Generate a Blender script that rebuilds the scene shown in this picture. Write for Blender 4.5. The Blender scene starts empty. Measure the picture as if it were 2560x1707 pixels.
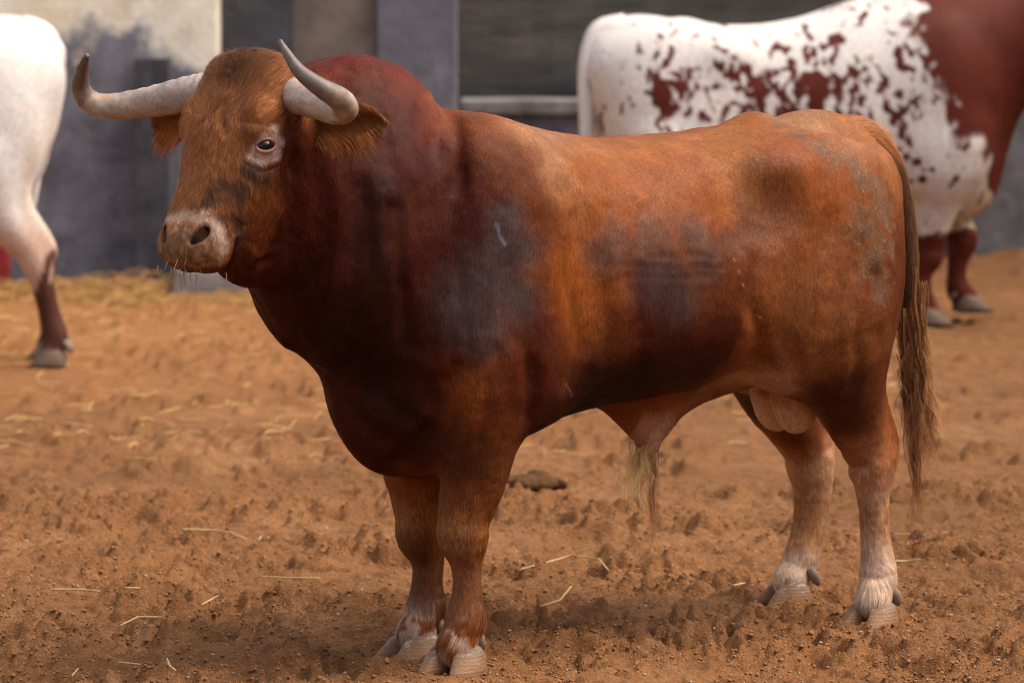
import bpy, math, random
import numpy as np
from concurrent.futures import ThreadPoolExecutor
rng = np.random.default_rng(7); random.seed(7)
SC = bpy.context.scene; COL = SC.collection
# ------------------------------------------------------------------ camera, sky, sun, exposure
PITCH = math.atan((853.5 + 76) / 10666.67)
cam = bpy.data.cameras.new('camera'); cam.lens = 150; cam.sensor_width = 36; cam.clip_start = .1; cam.clip_end = 500
cam.dof.use_dof = True; cam.dof.focus_distance = 9.75; cam.dof.aperture_fstop = 5.0
camo = bpy.data.objects.new('camera', cam); camo.location = (0, 0, 1.6); camo.rotation_euler = (math.pi / 2 - PITCH, 0, 0)
COL.objects.link(camo); SC.camera = camo
SUN_AZ, SUN_EL = math.radians(96), math.radians(56)          # azimuth from +Y towards +X
world = bpy.data.worlds.new('World'); SC.world = world; world.use_nodes = True
wn = world.node_tree.nodes; sky = wn.new('ShaderNodeTexSky'); sky.sky_type = 'NISHITA'; sky.sun_disc = False
sky.sun_elevation = SUN_EL; sky.sun_rotation = SUN_AZ; sky.air_density = 1.0; sky.dust_density = 6.0; sky.ozone_density = .0
world.node_tree.links.new(sky.outputs[0], wn['Background'].inputs[0]); wn['Background'].inputs[1].default_value = .125
sun = bpy.data.lights.new('sun', 'SUN'); sun.energy = 1.5; sun.angle = math.radians(55); sun.color = (1, .85, .68)
suno = bpy.data.objects.new('sun', sun); COL.objects.link(suno)
suno.rotation_euler = (math.pi / 2 - SUN_EL, 0, -SUN_AZ + math.pi)
suno.location = (8, 14, 9)
SC.cycles.use_denoising = True; SC.cycles.filter_width = 1.0
SC.view_settings.view_transform = 'Standard'; SC.view_settings.look = 'None'; SC.view_settings.gamma = 1
SC.view_settings.exposure = .97
# ------------------------------------------------------------------ helpers
def nhash(ix, iy, iz, seed):
    h = (ix * 73856093) ^ (iy * 19349663) ^ (iz * 83492791) ^ (seed * 2654435761)
    h = (h ^ (h >> 13)) * 1274126177 & 0x7fffffff
    return ((h ^ (h >> 16)) & 0xffff) / 65535.0
def noise(P, freq=1., seed=0):
    """smooth value noise in 0..1; P (N,2) or (N,3)"""
    P = np.asarray(P, float) * freq
    if P.shape[1] == 2: P = np.column_stack([P, np.full(len(P), .37)])
    I = np.floor(P).astype(np.int64); f = P - I; f = f * f * f * (f * (f * 6 - 15) + 10); r = 0
    for i in (0, 1):
        for j in (0, 1):
            for k in (0, 1):
                w = (f[:, 0] if i else 1 - f[:, 0]) * (f[:, 1] if j else 1 - f[:, 1]) * (f[:, 2] if k else 1 - f[:, 2])
                r = r + w * nhash(I[:, 0] + i, I[:, 1] + j, I[:, 2] + k, seed)
    return r
def fbm(P, freq, n=3, seed=0, gain=.5):
    s = a = 0; g = 1.
    for o in range(n): s = s + g * noise(P, freq * 2 ** o, seed + o * 17); a += g; g *= gain
    return s / a
def sstep(a, b, x):
    t = np.clip((x - a) / (b - a), 0, 1); return t * t * (3 - 2 * t)
class NT:
    """small node-tree writer"""
    def __init__(s, name):
        s.m = bpy.data.materials.new(name); s.m.use_nodes = True; s.t = s.m.node_tree; s.N = s.t.nodes; s.b = s.N['Principled BSDF']
    def n(s, kind, **kw):
        d = s.N.new('ShaderNode' + kind)
        for k, v in kw.items():
            if k.startswith('_'): setattr(d, k[1:], v)
            else: s.set(d, k, v)
        return d
    def set(s, d, k, v):
        i = d.inputs[int(k[1:])] if (k[0] == 'i' and k[1:].isdigit()) else d.inputs[k.replace('__', ' ')]
        if isinstance(v, bpy.types.NodeSocket): s.t.links.new(v, i)
        elif isinstance(v, bpy.types.Node): s.t.links.new(v.outputs[0], i)
        else: i.default_value = v
    def bs(s, **kw):
        for k, v in kw.items(): s.set(s.b, k, v)
    def coord(s, what='Object'): return s.n('TexCoord').outputs[what]
    def noise(s, scale, detail=4, rough=.5, vec=None, dist=0):
        d = s.n('TexNoise', Scale=scale, Detail=detail, Roughness=rough, Distortion=dist)
        if vec is not None: s.set(d, 'Vector', vec)
        return d.outputs[0]
    def ramp(s, fac, stops):
        d = s.n('ValToRGB'); s.set(d, 'Fac', fac); e = d.color_ramp.elements
        while len(e) < len(stops): e.new(.5)
        for q, (p, c) in zip(e, stops): q.position = p; q.color = (*c, 1) if len(c) == 3 else c
        return d.outputs[0]
    def mix(s, fac, a, b, blend='MIX'):
        d = s.n('Mix', _data_type='RGBA', _blend_type=blend); s.set(d, 'i0', fac)
        for i, v in ((6, a), (7, b)):
            if isinstance(v, tuple): v = (*v, 1) if len(v) == 3 else v
            s.set(d, 'i%d' % i, v)
        return d.outputs[2]
    def math(s, op, a, b=0., c=0.):
        d = s.n('Math', _operation=op); s.set(d, 'i0', a); s.set(d, 'i1', b); s.set(d, 'i2', c); return d.outputs[0]
    def mapr(s, v, a, b, c=0., d=1.):
        q = s.n('MapRange'); s.set(q, 'i0', v); s.set(q, 'i1', a); s.set(q, 'i2', b); s.set(q, 'i3', c); s.set(q, 'i4', d); return q.outputs[0]
    def bump(s, h, strength=.3, dist=.01, normal=None):
        d = s.n('Bump', Strength=strength, Distance=dist, Height=h)
        if normal is not None: s.set(d, 'Normal', normal)
        return d.outputs[0]
    def mapping(s, vec, scale):
        return s.n('Mapping', Vector=vec, Scale=scale).outputs[0]
def mesh_np(name, V, F, mat=None, smooth=True, attrs=None):
    """mesh from numpy arrays; F (M,3|4); attrs {name: (N,3) colour}"""
    me = bpy.data.meshes.new(name); V = np.asarray(V, np.float32); F = np.asarray(F, np.int32); k = F.shape[1]
    me.vertices.add(len(V)); me.vertices.foreach_set('co', V.ravel())
    me.loops.add(F.size); me.loops.foreach_set('vertex_index', F.ravel())
    me.polygons.add(len(F)); me.polygons.foreach_set('loop_start', np.arange(0, F.size, k, dtype=np.int32))
    try: me.polygons.foreach_set('loop_total', np.full(len(F), k, np.int32))
    except Exception: pass
    me.polygons.foreach_set('use_smooth', np.full(len(F), smooth))
    for an, c in (attrs or {}).items():
        if an not in ('nrm', 'gls'):
            a = me.attributes.new(an, 'FLOAT_COLOR', 'POINT'); a.data.foreach_set('color', np.column_stack([c, np.ones(len(c))]).astype(np.float32).ravel())
        else:
            a = me.attributes.new(an, 'FLOAT_VECTOR', 'POINT'); a.data.foreach_set('vector', c.astype(np.float32).ravel())
    me.update(calc_edges=True)
    if mat: me.materials.append(mat)
    return me
def obj(name, me, parent=None, loc=(0, 0, 0), rotz=0, label=None, cat=None, group=None, kind=None):
    o = bpy.data.objects.new(name, me); COL.objects.link(o); o.location = loc; o.rotation_euler = (0, 0, rotz)
    if parent is not None: o.parent = parent
    for k, v in (('label', label), ('category', cat), ('group', group), ('kind', kind)):
        if v: o[k] = v
    return o
class MB:
    """collects boxes, prisms and tubes into one mesh"""
    def __init__(s): s.V, s.F = [], []
    def add(s, V, F): n = len(s.V); s.V += [tuple(v) for v in V]; s.F += [tuple(i + n for i in f) for f in F]; return s
    def box(s, x0, x1, y0, y1, z0, z1, j=0.):
        V = [(x, y, z) for z in (z0, z1) for y in (y0, y1) for x in (x0, x1)]
        if j: V = [tuple(c + random.uniform(-j, j) for c in v) for v in V]
        return s.add(V, [(0, 2, 3, 1), (4, 5, 7, 6), (0, 1, 5, 4), (2, 6, 7, 3), (0, 4, 6, 2), (1, 3, 7, 5)])
    def tube(s, pts, radii, n=8, cap=True):
        P = [np.array(p, float) for p in pts]; V = []; F = []; u = None
        for i, p in enumerate(P):
            t = P[min(i + 1, len(P) - 1)] - P[max(i - 1, 0)]; t /= np.linalg.norm(t) + 1e-9
            if u is None: u = np.cross(t, (0, 0, 1.) if abs(t[2]) < .9 else (1., 0, 0))
            u = u - t * (u @ t); u /= np.linalg.norm(u); w = np.cross(t, u)
            V += [p + radii[i] * (math.cos(a) * u + math.sin(a) * w) for a in np.linspace(0, 2 * math.pi, n, endpoint=False)]
        for i in range(len(P) - 1):
            for k in range(n): F.append((i * n + k, i * n + (k + 1) % n, (i + 1) * n + (k + 1) % n, (i + 1) * n + k))
        if cap: F += [tuple(range(n))[::-1], tuple(range((len(P) - 1) * n, len(P) * n))]
        return s.add(V, F)
    def build(s, name, mat, parent=None, smooth=False, bevel=0, **kw):
        me = bpy.data.meshes.new(name); me.from_pydata(s.V, [], s.F); me.update()
        if smooth: me.polygons.foreach_set('use_smooth', [True] * len(me.polygons))
        me.materials.append(mat); o = obj(name, me, parent, **kw)
        if bevel: b = o.modifiers.new('bevel', 'BEVEL'); b.width = bevel; b.segments = 2
        return o
# ------------------------------------------------------------------ ground
FEET = [(-.138, 9.738), (-.235, 9.94), (.889, 10.502), (.692, 10.842)]
PRINTS = [(-.79, 13.55, .16, .09), (-.48, 12.59, .13, .06), (-.35, 11.63, .13, .05), (.23, 12.0, .14, .05), (.46, 11.84, .13, .06), (-1.04, 12.13, .13, .06), (-.6, 11.75, .09, .04), (-1.06, 11.43, .10, .04), (.57, 11.51, .11, .045), (1.03, 10.7, .10, .035), (-.42, 9.88, .08, .035), (.42, 12.3, .12, .05), (.1, 10.9, .10, .03), (-.9, 10.1, .09, .03), (.35, 10.2, .10, .03), (.95, 9.7, .1, .03), (1.25, 11.4, .10, .04), (-.15, 12.9, .12, .05), (1.2, 12.6, .13, .05), (-1.3, 10.7, .1, .035)]
def ground_h(P):
    """loose trampled soil: broad swells, clods, hoof prints"""
    P = np.asarray(P, float)
    h = .026 * (fbm(P, 1.9, 2, 3) - .5)
    rough = .22 + .78 * sstep(.40, .60, fbm(P, 2.6, 2, 77))                       # trodden and churned patches
    w = np.column_stack([P[:, 0] + .05 * noise(P, 9, 41) + .018 * noise(P, 31, 44), P[:, 1] * .8 + .05 * noise(P, 9, 43)])
    h += rough * (.038 * (sstep(.42, .72, fbm(w, 8, 3, 5)) - .3) + .027 * (sstep(.48, .78, noise(w, 24, 11)) - .2))
    h += (.4 + .6 * rough) * (.024 * (sstep(.3, .75, noise(w, 43, 12)) - .5) * sstep(16, 11.5, P[:, 1]) + .019 * (noise(P, 78, 13) - .5) * sstep(13, 10.8, P[:, 1]))
    for x, y, r, d in PRINTS:
        q = np.hypot(P[:, 0] - x, (P[:, 1] - y) * .9) / r
        h += -d * np.exp(-(q ** 2) * 1.6) + d * .22 * np.exp(-((q - 1.35) ** 2) * 7)
    for x, y in FEET:
        g = np.exp(-(((P[:, 0] - x) / .12) ** 2 + ((P[:, 1] - y) / .13) ** 2)); h = h * (1 - .8 * g) + .004 * g; q = np.hypot(P[:, 0] - x, (P[:, 1] - y) * .9); h += .012 * np.exp(-((q - .098) / .026) ** 2) * (.2 + 1.1 * noise(P, 25, 15))
    # bank of sand heaped along the far right, hay bank along the left wall
    h += .14 * sstep(1.6, 3.2, P[:, 0]) * sstep(20.4, 22.9, P[:, 1])
    return h * sstep(40, 26, np.hypot(P[:, 0], P[:, 1] - 10)) - .022

def axis(segs):
    out = []
    for a, b, d0, d1 in segs:
        x = a
        while x < b - 1e-6: out.append(x); t = (x - a) / (b - a); x += d0 + (d1 - d0) * t
    return np.array(out + [segs[-1][1]])
def ground_material():
    t = NT('soil'); co = t.coord()
    n1, n2, n3 = t.noise(1.3, 5, .55, co), t.noise(14, 5, .6, co), t.noise(120, 3, .6, co)
    base = t.ramp(n1, [(.30, (.185, .090, .038)), (.52, (.262, .122, .048)), (.75, (.35, .188, .088))])
    base = t.mix(t.mapr(n2, .35, .75), base, (.17, .072, .026))
    base = t.mix(t.math('MULTIPLY', t.mapr(n3, .56, .72), .5), base, (.47, .27, .15))
    base = t.mix(t.math('MULTIPLY', t.mapr(t.noise(.9, 4, .6, co), .52, .68), .55), base, (.150, .070, .030))
    vor = t.n('TexVoronoi', Scale=75., Randomness=1.); t.set(vor, 'Vector', co)
    peb = t.mapr(vor.outputs['Distance'], .10, .16, 1., 0.)
    sel = t.math('GREATER_THAN', t.n('SeparateColor', Color=vor.outputs['Color']).outputs[0], .93)
    base = t.mix(t.math('MULTIPLY', peb, sel), base, (.55, .43, .34))
    # straw-stained ground further back on the left
    sep = t.n('SeparateXYZ', Vector=co)
    back = t.math('MULTIPLY', t.mapr(sep.outputs[1], 14.5, 19., 0., .25), t.mapr(sep.outputs[0], 1.2, -.6, .15, 1.))
    base = t.mix(t.math('MULTIPLY', back, t.mapr(t.noise(7, 4, .6, co), .3, .7)), base, (.46, .25, .085))
    base = t.mix(t.math('MULTIPLY', back, 1.0), base, (.40, .165, .062))
    t.bs(Base__Color=base, Roughness=.95)
    t.b.inputs['Specular IOR Level'].default_value = .15
    h = t.math('ADD', t.math('MULTIPLY', t.noise(90, 4, .6, co), .7), t.math('MULTIPLY', t.noise(320, 2, .6, co), .35))
    t.bs(Normal=t.bump(h, 1., .016)); return t.m
SOIL = ground_material()
gx = axis([(-60, -6, 8, 1.2), (-6, -2.4, .5, .05), (-2.4, -1.45, .03, .008), (-1.45, 1.65, .0075, .0075), (1.65, 2.8, .008, .03), (2.8, 6, .05, .5), (6, 60, 1.2, 8)])
gy = axis([(-30, 6, 6, .6), (6, 8.9, .3, .02), (8.9, 11.5, .0105, .012), (11.5, 13.2, .012, .015), (13.2, 16, .015, .04), (16, 25, .04, .12), (25, 60, .5, 6)])
X, Y = np.meshgrid(gx, gy); P2 = np.column_stack([X.ravel(), Y.ravel()])
Zg = ground_h(P2); nx, ny = len(gx), len(gy)
i0 = (np.arange(ny - 1)[:, None] * nx + np.arange(nx - 1)[None]).ravel()
obj('ground', mesh_np('ground', np.column_stack([P2, Zg]), np.column_stack([i0, i0 + 1, i0 + nx + 1, i0 + nx]), SOIL), kind='structure', label='loose reddish brown trampled soil of the pen')
def gz(x, y): return float(ground_h(np.array([[x, y]]))[0])
# ------------------------------------------------------------------ walls behind
def wall_material(name, low, high, edge, ragged, speck, stain, vary=.25, streak=(1, 1, 1)):
    """painted masonry: 'low' paint up to the height 'edge' (ragged line), 'high' above it"""
    t = NT(name); co = t.coord(); z = t.n('SeparateXYZ', Vector=co).outputs[2]
    cs = t.mapping(co, streak)
    n1, n2, n3 = t.noise(1.6, 5, .6, cs), t.noise(6, 6, .65, cs), t.noise(28, 4, .6, co)
    lo = t.mix(t.mapr(n2, .35, .65), tuple(c * (1 + vary * .8) for c in low), tuple(c * (1 - vary * 1.6) for c in low))
    lo = t.mix(t.math('MULTIPLY', t.mapr(t.noise(2.6, 6, .7, cs), .56, .66), .5), lo, speck)
    hi = t.mix(t.mapr(n2, .35, .7), high, stain)
    line = t.math('ADD', z, t.math('MULTIPLY', t.math('SUBTRACT', n1, .5), ragged))
    line = t.math('ADD', line, t.math('MULTIPLY', t.math('SUBTRACT', n2, .5), ragged * .7))
    c = t.mix(t.mapr(line, edge - .08, edge + .08), lo, hi)
    sp = t.math('MULTIPLY', t.mapr(n3, .62, .70), t.mapr(n1, .45, .6))
    c = t.mix(t.math('MULTIPLY', sp, .6), c, speck)
    t.bs(Base__Color=c, Roughness=.8, Normal=t.bump(t.math('ADD', n2, t.math('MULTIPLY', n3, .5)), .5, .02)); return t.m
M_DADO = wall_material('dado_paint', (.155, .160, .195), (.86, .84, .74), 1.20, .95, (.38, .33, .25), (.66, .58, .42))
M_DARK = wall_material('dark_paint', (.045, .046, .058), (.06, .06, .07), 3, .2, (.08, .08, .08), (.04, .04, .05))
M_BROWN = wall_material('brown_render', (.16, .13, .112), (.20, .16, .13), 1.1, .8, (.26, .20, .15), (.11, .09, .08))
M_PILLAR = wall_material('pillar_paint', (.145, .145, .178), (.13, .13, .165), 1.2, .6, (.19, .19, .21), (.115, .115, .14))
M_BOARD = wall_material('tarred_board', (.062, .062, .065), (.058, .056, .054), 1, .5, (.20, .165, .12), (.13, .115, .09), .5, (.35, 1, 3))
M_GREY = wall_material('grey_render', (.16, .16, .162), (.17, .17, .17), 1.2, .7, (.16, .16, .15), (.13, .13, .13))
M_CAP = wall_material('pale_cap', (.21, .20, .19), (.21, .20, .19), 2, .2, (.25, .22, .2), (.3, .3, .33), .4)
M_PLINTH = wall_material('plinth', (.20, .175, .175), (.2, .18, .18), 2, .2, (.25, .22, .2), (.2, .2, .2))
M_RED = wall_material('red_paint', (.42, .05, .07), (.42, .05, .07), 3, .1, (.3, .1, .1), (.3, .05, .05))
def slab(name, mat, x0, x1, y0, y1, z1, label, cat, z0=-.6, parts=()):
    """a wall as a finely divided front sheet with slightly uneven face, closed box behind"""
    nx, nz = max(4, int((x1 - x0) / .12)), max(4, int((z1 - z0) / .12))
    xs, zs = np.linspace(x0, x1, nx + 1), np.linspace(z0, z1, nz + 1)
    b = MB(); V = []; F = []
    for z in zs:
        for x in xs: V.append((x, y0 + (0 if x in (x0, x1) else random.uniform(-.006, .006)), z))
    for j in range(nz):
        for i in range(nx): a = j * (nx + 1) + i; F.append((a, a + 1, a + nx + 2, a + nx + 1))
    b.add(V, F); n = nx + 1
    c = [(x0, y1, z0), (x1, y1, z0), (x0, y1, z1), (x1, y1, z1)]; m = len(V)
    rim_l = [j * n for j in range(nz + 1)]; rim_r = [j * n + nx for j in range(nz + 1)]
    b.V += c
    b.F += [tuple(rim_l) + (m + 2, m), tuple(rim_r[::-1]) + (m + 1, m + 3), tuple(range(nz * n, nz * n + n)) + (m + 3, m + 2), tuple(range(n))[::-1] + (m, m + 1), (m, m + 2, m + 3, m + 1)]
    return b.build(name, mat, smooth=False, label=label, cat=cat)
slab('painted_wall', M_DADO, -9, -1.505, 21.75, 22.15, 3.4, 'whitewashed wall with slate blue lower paint, behind the white bull', 'wall')
slab('buttress', M_DARK, -1.90, -1.73, 21.52, 21.74, 1.15, 'low dark slate buttress against the painted wall, left of the door', 'buttress')
dk = slab('door', M_DARK, -1.50, -1.145, 22.1, 22.25, 3.0, 'blackish narrow door right of the whitewashed wall', 'door')
slab('stained_wall', M_BROWN, -1.14, -.70, 22.2, 22.6, 3.4, 'brownish stained wall strip behind the red bull\'s poll', 'wall')
slab('pillar', M_PILLAR, -.695, -.292, 22.15, 22.85, 3.4, 'slate blue square pillar above the red bull\'s hump', 'pillar')
slab('charcoal_wall', M_BOARD, -.36, 7.2, 24.3, 24.6, 3.4, 'stained charcoal wall above the pale capped low wall', 'wall')
lw = slab('low_wall', M_PILLAR, -.288, 3.55, 23.55, 23.9, .80, 'low slate blue wall with pale cap behind the red bull\'s back', 'wall')
capm = MB().box(-.286, 3.55, 23.5, 23.95, .803, .885).build('coping', M_CAP, lw, bevel=.01)
capm.matrix_parent_inverse = lw.matrix_world.inverted()
slab('grey_wall', M_GREY, 2.45, 12, 22.9, 23.2, 3.4, 'smooth dark grey wall behind the spotted bull\'s chest', 'wall')
pl = MB(); pl.add([(-1.72, 20.9, -.3), (-.3, 20.9, -.3), (-.3, 22.0, -.3), (-1.72, 22.0, -.3), (-1.66, 20.97, .14), (-.3, 20.97, .05), (-.3, 22.0, .08), (-1.66, 22.0, .20)],
    [(0, 3, 2, 1), (4, 5, 6, 7), (0, 1, 5, 4), (1, 2, 6, 5), (2, 3, 7, 6), (3, 0, 4, 7)])
pl.build('plinth', M_PLINTH, bevel=.02, label='pinkish grey concrete plinth at the foot of the dark door', cat='plinth')
MB().tube([(-2.54, 21.3, -.2), (-2.54, 21.3, .62), (-2.54, 21.3, .66)], [.035, .035, .03], 12).build('red_post', M_RED, smooth=True, label='short red post at the left picture edge', cat='post')
# unseen pen walls, added around the camera to keep out the low sky
slab('added_side_wall_right', M_GREY, -1, 1, -.2, .2, 4.2, 'dark grey pen wall added out of view on the right', 'wall').name = 'added_side_wall'
sw = bpy.data.objects['added_side_wall']; sw.scale = (18, 1, 1); sw.rotation_euler = (0, 0, math.radians(90)); sw.location = (7.5, 6, 0)
s2 = slab('added_side_wall', M_DADO, -1, 1, -.2, .2, 4.2, 'painted pen wall added out of view on the left', 'wall'); s2.scale = (18, 1, 1); s2.rotation_euler = (0, 0, math.radians(90)); s2.location = (-7.5, 6, 0)
s3 = slab('added_rear_wall', M_GREY, -1, 1, -.2, .2, 4.2, 'dark grey pen wall added unseen behind the camera', 'wall'); s3.scale = (8, 1, 1); s3.location = (0, -6, 0)
# ------------------------------------------------------------------ implicit bodies
# ---------------------------------------------------------------- implicit-surface toolkit
def smin(a, b, k):
    if k <= 0: return np.minimum(a, b)
    h = np.maximum(k - np.abs(a - b), 0.0) / k
    return np.minimum(a, b) - h * h * k * 0.25
def spline(pts, n=5):
    """Catmull-Rom resampling of joints (x,y,z,r)"""
    p = np.array(pts, float); p = np.vstack([2 * p[0] - p[1], p, 2 * p[-1] - p[-2]]); out = []
    for i in range(1, len(p) - 2):
        for t in np.arange(n) / n:
            a, b, c, d = p[i - 1:i + 3]
            out.append(.5 * (2 * b + (c - a) * t + (2 * a - 5 * b + 4 * c - d) * t * t + (3 * b - a - 3 * c + d) * t ** 3))
    return out + [p[-2]]
class Field:
    """A list of smooth-blended primitives; each op = (kind, function, lo, hi, k)."""
    def __init__(s): s.ops = []
    def add(s, fn, lo, hi, k, kind='u'): s.ops.append((kind, fn, np.array(lo) - k - .03, np.array(hi) + k + .03, k))
    def cone(s, a, b, ra, rb, k=.04, kind='u', sc=(1, 1, 1)):
        a, b, sc = np.array(a, float), np.array(b, float), np.array(sc, float)
        ab = (b - a) / sc; L2 = ab @ ab + 1e-12; m = sc.min()
        def fn(P):
            q = (P - a) / sc
            t = np.clip(q @ ab / L2, 0, 1)
            return (np.linalg.norm(q - t[:, None] * ab, axis=1) - (ra + (rb - ra) * t)) * m
        r = max(ra, rb) * sc
        s.add(fn, np.minimum(a, b) - r, np.maximum(a, b) + r, k, kind)
    def chain(s, pts, k=.03, kind='u', sc=(1, 1, 1), kin=.02):
        """pts: (x,y,z,r) joints; one op so that limbs blend once with the body."""
        pts = spline(pts); sc = np.array(sc, float); m = sc.min()
        def fn(P):
            d = None
            for p, q in zip(pts[:-1], pts[1:]):
                ab = (q[:3] - p[:3]) / sc; L2 = ab @ ab + 1e-12
                w = (P - p[:3]) / sc; t = np.clip(w @ ab / L2, 0, 1)
                e = np.linalg.norm(w - t[:, None] * ab, axis=1) - (p[3] + (q[3] - p[3]) * t)
                d = e if d is None else smin(d, e, kin * .4)
            return d * m
        A = np.array(pts); R = A[:, 3:4] * sc
        s.add(fn, (A[:, :3] - R).min(0), (A[:, :3] + R).max(0), k, kind)
    def ell(s, c, r, k=.06, rot=None, kind='u'):
        c, r = np.array(c, float), np.array(r, float); M = np.eye(3) if rot is None else rot
        def fn(P):
            q = (P - c) @ M.T      # rows of M = local axes
            f = np.linalg.norm(q / r, axis=1); g = np.linalg.norm(q / (r * r), axis=1) + 1e-9
            return f * (f - 1) / g
        R = np.sqrt(((M * r[:, None]) ** 2).sum(0)) if rot is not None else r
        s.add(fn, c - R, c + R, k, kind)
    def __call__(s, P):
        d = np.full(len(P), .5)
        if not len(P): return d
        pl, ph = P.min(0), P.max(0)
        for kind, fn, lo, hi, k in s.ops:
            if (pl > hi).any() or (ph < lo).any(): continue
            if (pl >= lo).all() and (ph <= hi).all(): m = slice(None)
            else:
                m = ((P >= lo) & (P <= hi)).all(1)
                if not m.any(): continue
            e = fn(P[m])
            if kind == 'u': d[m] = smin(d[m], e, k)
            elif kind == 's': d[m] = -smin(-d[m], e, k)          # smooth cut
            elif kind == 'd': d[m] = d[m] - e                    # displacement
        return d
    def many(s, P, n=40000):
        """evaluate in threads over chunks (numpy frees the interpreter lock)"""
        out = np.empty(len(P)); cuts = list(range(0, len(P), n))
        def job(c): out[c:c + n] = s(P[c:c + n])
        with ThreadPoolExecutor(4) as ex: list(ex.map(job, cuts))
        return out
def smooth_table(x, ys, n=400, sig=.035):
    """resample station tables with a gaussian so that the loft has no kinks"""
    x = np.array(x); xs = np.linspace(x[0] - .15, x[-1] + .15, n); dx = xs[1] - xs[0]
    g = np.exp(-.5 * (np.arange(-60, 61) * dx / sig) ** 2); g /= g.sum()
    out = []
    for y in ys:
        v = np.interp(xs, x, y); out.append(np.convolve(np.pad(v, 60, 'edge'), g, 'valid'))
    return xs, out
def mesh_field(f, lo, hi, h, B=8):
    """surface nets over a block-sparse grid, vertices then pulled onto the field"""
    lo = np.array(lo, float); n = (np.ceil((np.array(hi) - lo) / h / B).astype(int)) * B
    nb = n // B
    I = np.stack(np.meshgrid(*[np.arange(k) for k in nb], indexing='ij'), -1).reshape(-1, 3)
    dc = f.many(lo + (I * B + B / 2) * h)
    D = np.repeat(np.repeat(np.repeat(np.where(dc < 0, -1., 1.).reshape(nb).astype(np.float32), B, 0), B, 1), B, 2)
    act = I[np.abs(dc) < B * h * 1.2]
    key = (act // 6); act = act[np.lexsort((act[:, 2], key[:, 2], key[:, 1], key[:, 0]))]
    o = np.stack(np.meshgrid(*[np.arange(B)] * 3, indexing='ij'), -1).reshape(-1, 3)
    J = (act[:, None, :] * B + o[None]).reshape(-1, 3)
    D[J[:, 0], J[:, 1], J[:, 2]] = f.many(lo + J * h)
    S = D < 0
    cnt = np.zeros(np.array(S.shape) - 1, np.int8)
    corners = [(i, j, k) for i in (0, 1) for j in (0, 1) for k in (0, 1)]
    for i, j, k in corners: cnt += S[i:S.shape[0] - 1 + i, j:S.shape[1] - 1 + j, k:S.shape[2] - 1 + k]
    cell = np.argwhere((cnt > 0) & (cnt < 8))
    idx = np.full(cnt.shape, -1, np.int32); idx[tuple(cell.T)] = np.arange(len(cell))
    V = np.zeros((len(cell), 3)); W = np.zeros(len(cell))
    val = {c: D[cell[:, 0] + c[0], cell[:, 1] + c[1], cell[:, 2] + c[2]].astype(float) for c in corners}
    for a in corners:
        for ax in range(3):
            if a[ax]: continue
            b = tuple(1 if q == ax else a[q] for q in range(3))
            va, vb = val[a], val[b]; m = (va < 0) != (vb < 0)
            t = np.where(m, va / np.where(m, va - vb, 1), 0)
            p = np.tile(np.array(a, float), (len(cell), 1)); p[:, ax] += t
            V += p * m[:, None]; W += m
    V = lo + (cell + V / W[:, None]) * h
    Q = []
    for ax in range(3):
        s0 = [slice(None)] * 3; s1 = [slice(None)] * 3; s0[ax] = slice(0, -1); s1[ax] = slice(1, None)
        E = np.argwhere(S[tuple(s0)] != S[tuple(s1)])
        u, v = (ax + 1) % 3, (ax + 2) % 3
        ok = (E[:, u] > 0) & (E[:, v] > 0) & (E[:, u] < cnt.shape[u]) & (E[:, v] < cnt.shape[v]); E = E[ok]
        q = []
        for du, dv in ((-1, -1), (0, -1), (0, 0), (-1, 0)):
            c = E.copy(); c[:, u] += du; c[:, v] += dv; q.append(idx[c[:, 0], c[:, 1], c[:, 2]])
        q = np.stack(q, 1); flip = ~S[tuple(E.T)]
        q[flip] = q[flip][:, ::-1]; Q.append(q)
    Q = np.concatenate(Q); Q = Q[(Q >= 0).all(1)]
    for it in range(2):
        g = grad(f, V, h * .5); d = f.many(V)
        V = V - np.clip(d, -h, h)[:, None] * g / np.maximum((g * g).sum(1), .3)[:, None] * .8
    return V, Q
def grad(f, P, e=.004):
    return np.stack([(f.many(P + e * u) - f.many(P - e * u)) / (2 * e) for u in np.eye(3)], 1)
def head_frame(o, yaw, pitch, roll):
    yaw, pitch, roll = np.radians([yaw, pitch, roll])
    F = np.array([np.cos(yaw), np.sin(yaw), 0]); L = np.array([-np.sin(yaw), np.cos(yaw), 0]); Z = np.array([0, 0, 1.])
    A = F * np.cos(pitch) - Z * np.sin(pitch); N = F * np.sin(pitch) + Z * np.cos(pitch)
    c, s = np.cos(roll), np.sin(roll)
    return np.array(o, float), np.array([A, L * c + N * s, N * c - L * s])
def cap(d, x, x0, x1, r):
    """close a loft at both ends with a rounded flat cap"""
    e = np.maximum(x0 - x, x - x1) + r; d = d + r * .0
    g = d + r
    return np.hypot(np.maximum(g, 0), np.maximum(e, 0)) + np.minimum(np.maximum(g, e), 0) - r
def torso_op(f, rows, p=2.25):
    R = np.array(rows); xs, (zt, zb, w, zc) = smooth_table(R[:, 0], R[:, 1:].T)
    def fn(P):
        x = np.clip(P[:, 0], R[0, 0], R[-1, 0])
        a, b, ww, c = [np.interp(x, xs, v) for v in (zt, zb, w, zc)]
        c = b + (a - b) * c
        dz = P[:, 2] - c; h = np.where(dz > 0, a - c, c - b)
        # pear-like section: flatter sides
        q = ((np.abs(P[:, 1]) / ww) ** p + (np.abs(dz) / h) ** p) ** (1 / p)
        d = (q - 1) * np.minimum(ww, h) * .92
        return cap(d, P[:, 0], R[0, 0], R[-1, 0], .05)
    f.add(fn, [R[0, 0], -.4, .35], [R[-1, 0], .4, 1.5], .1)
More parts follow.
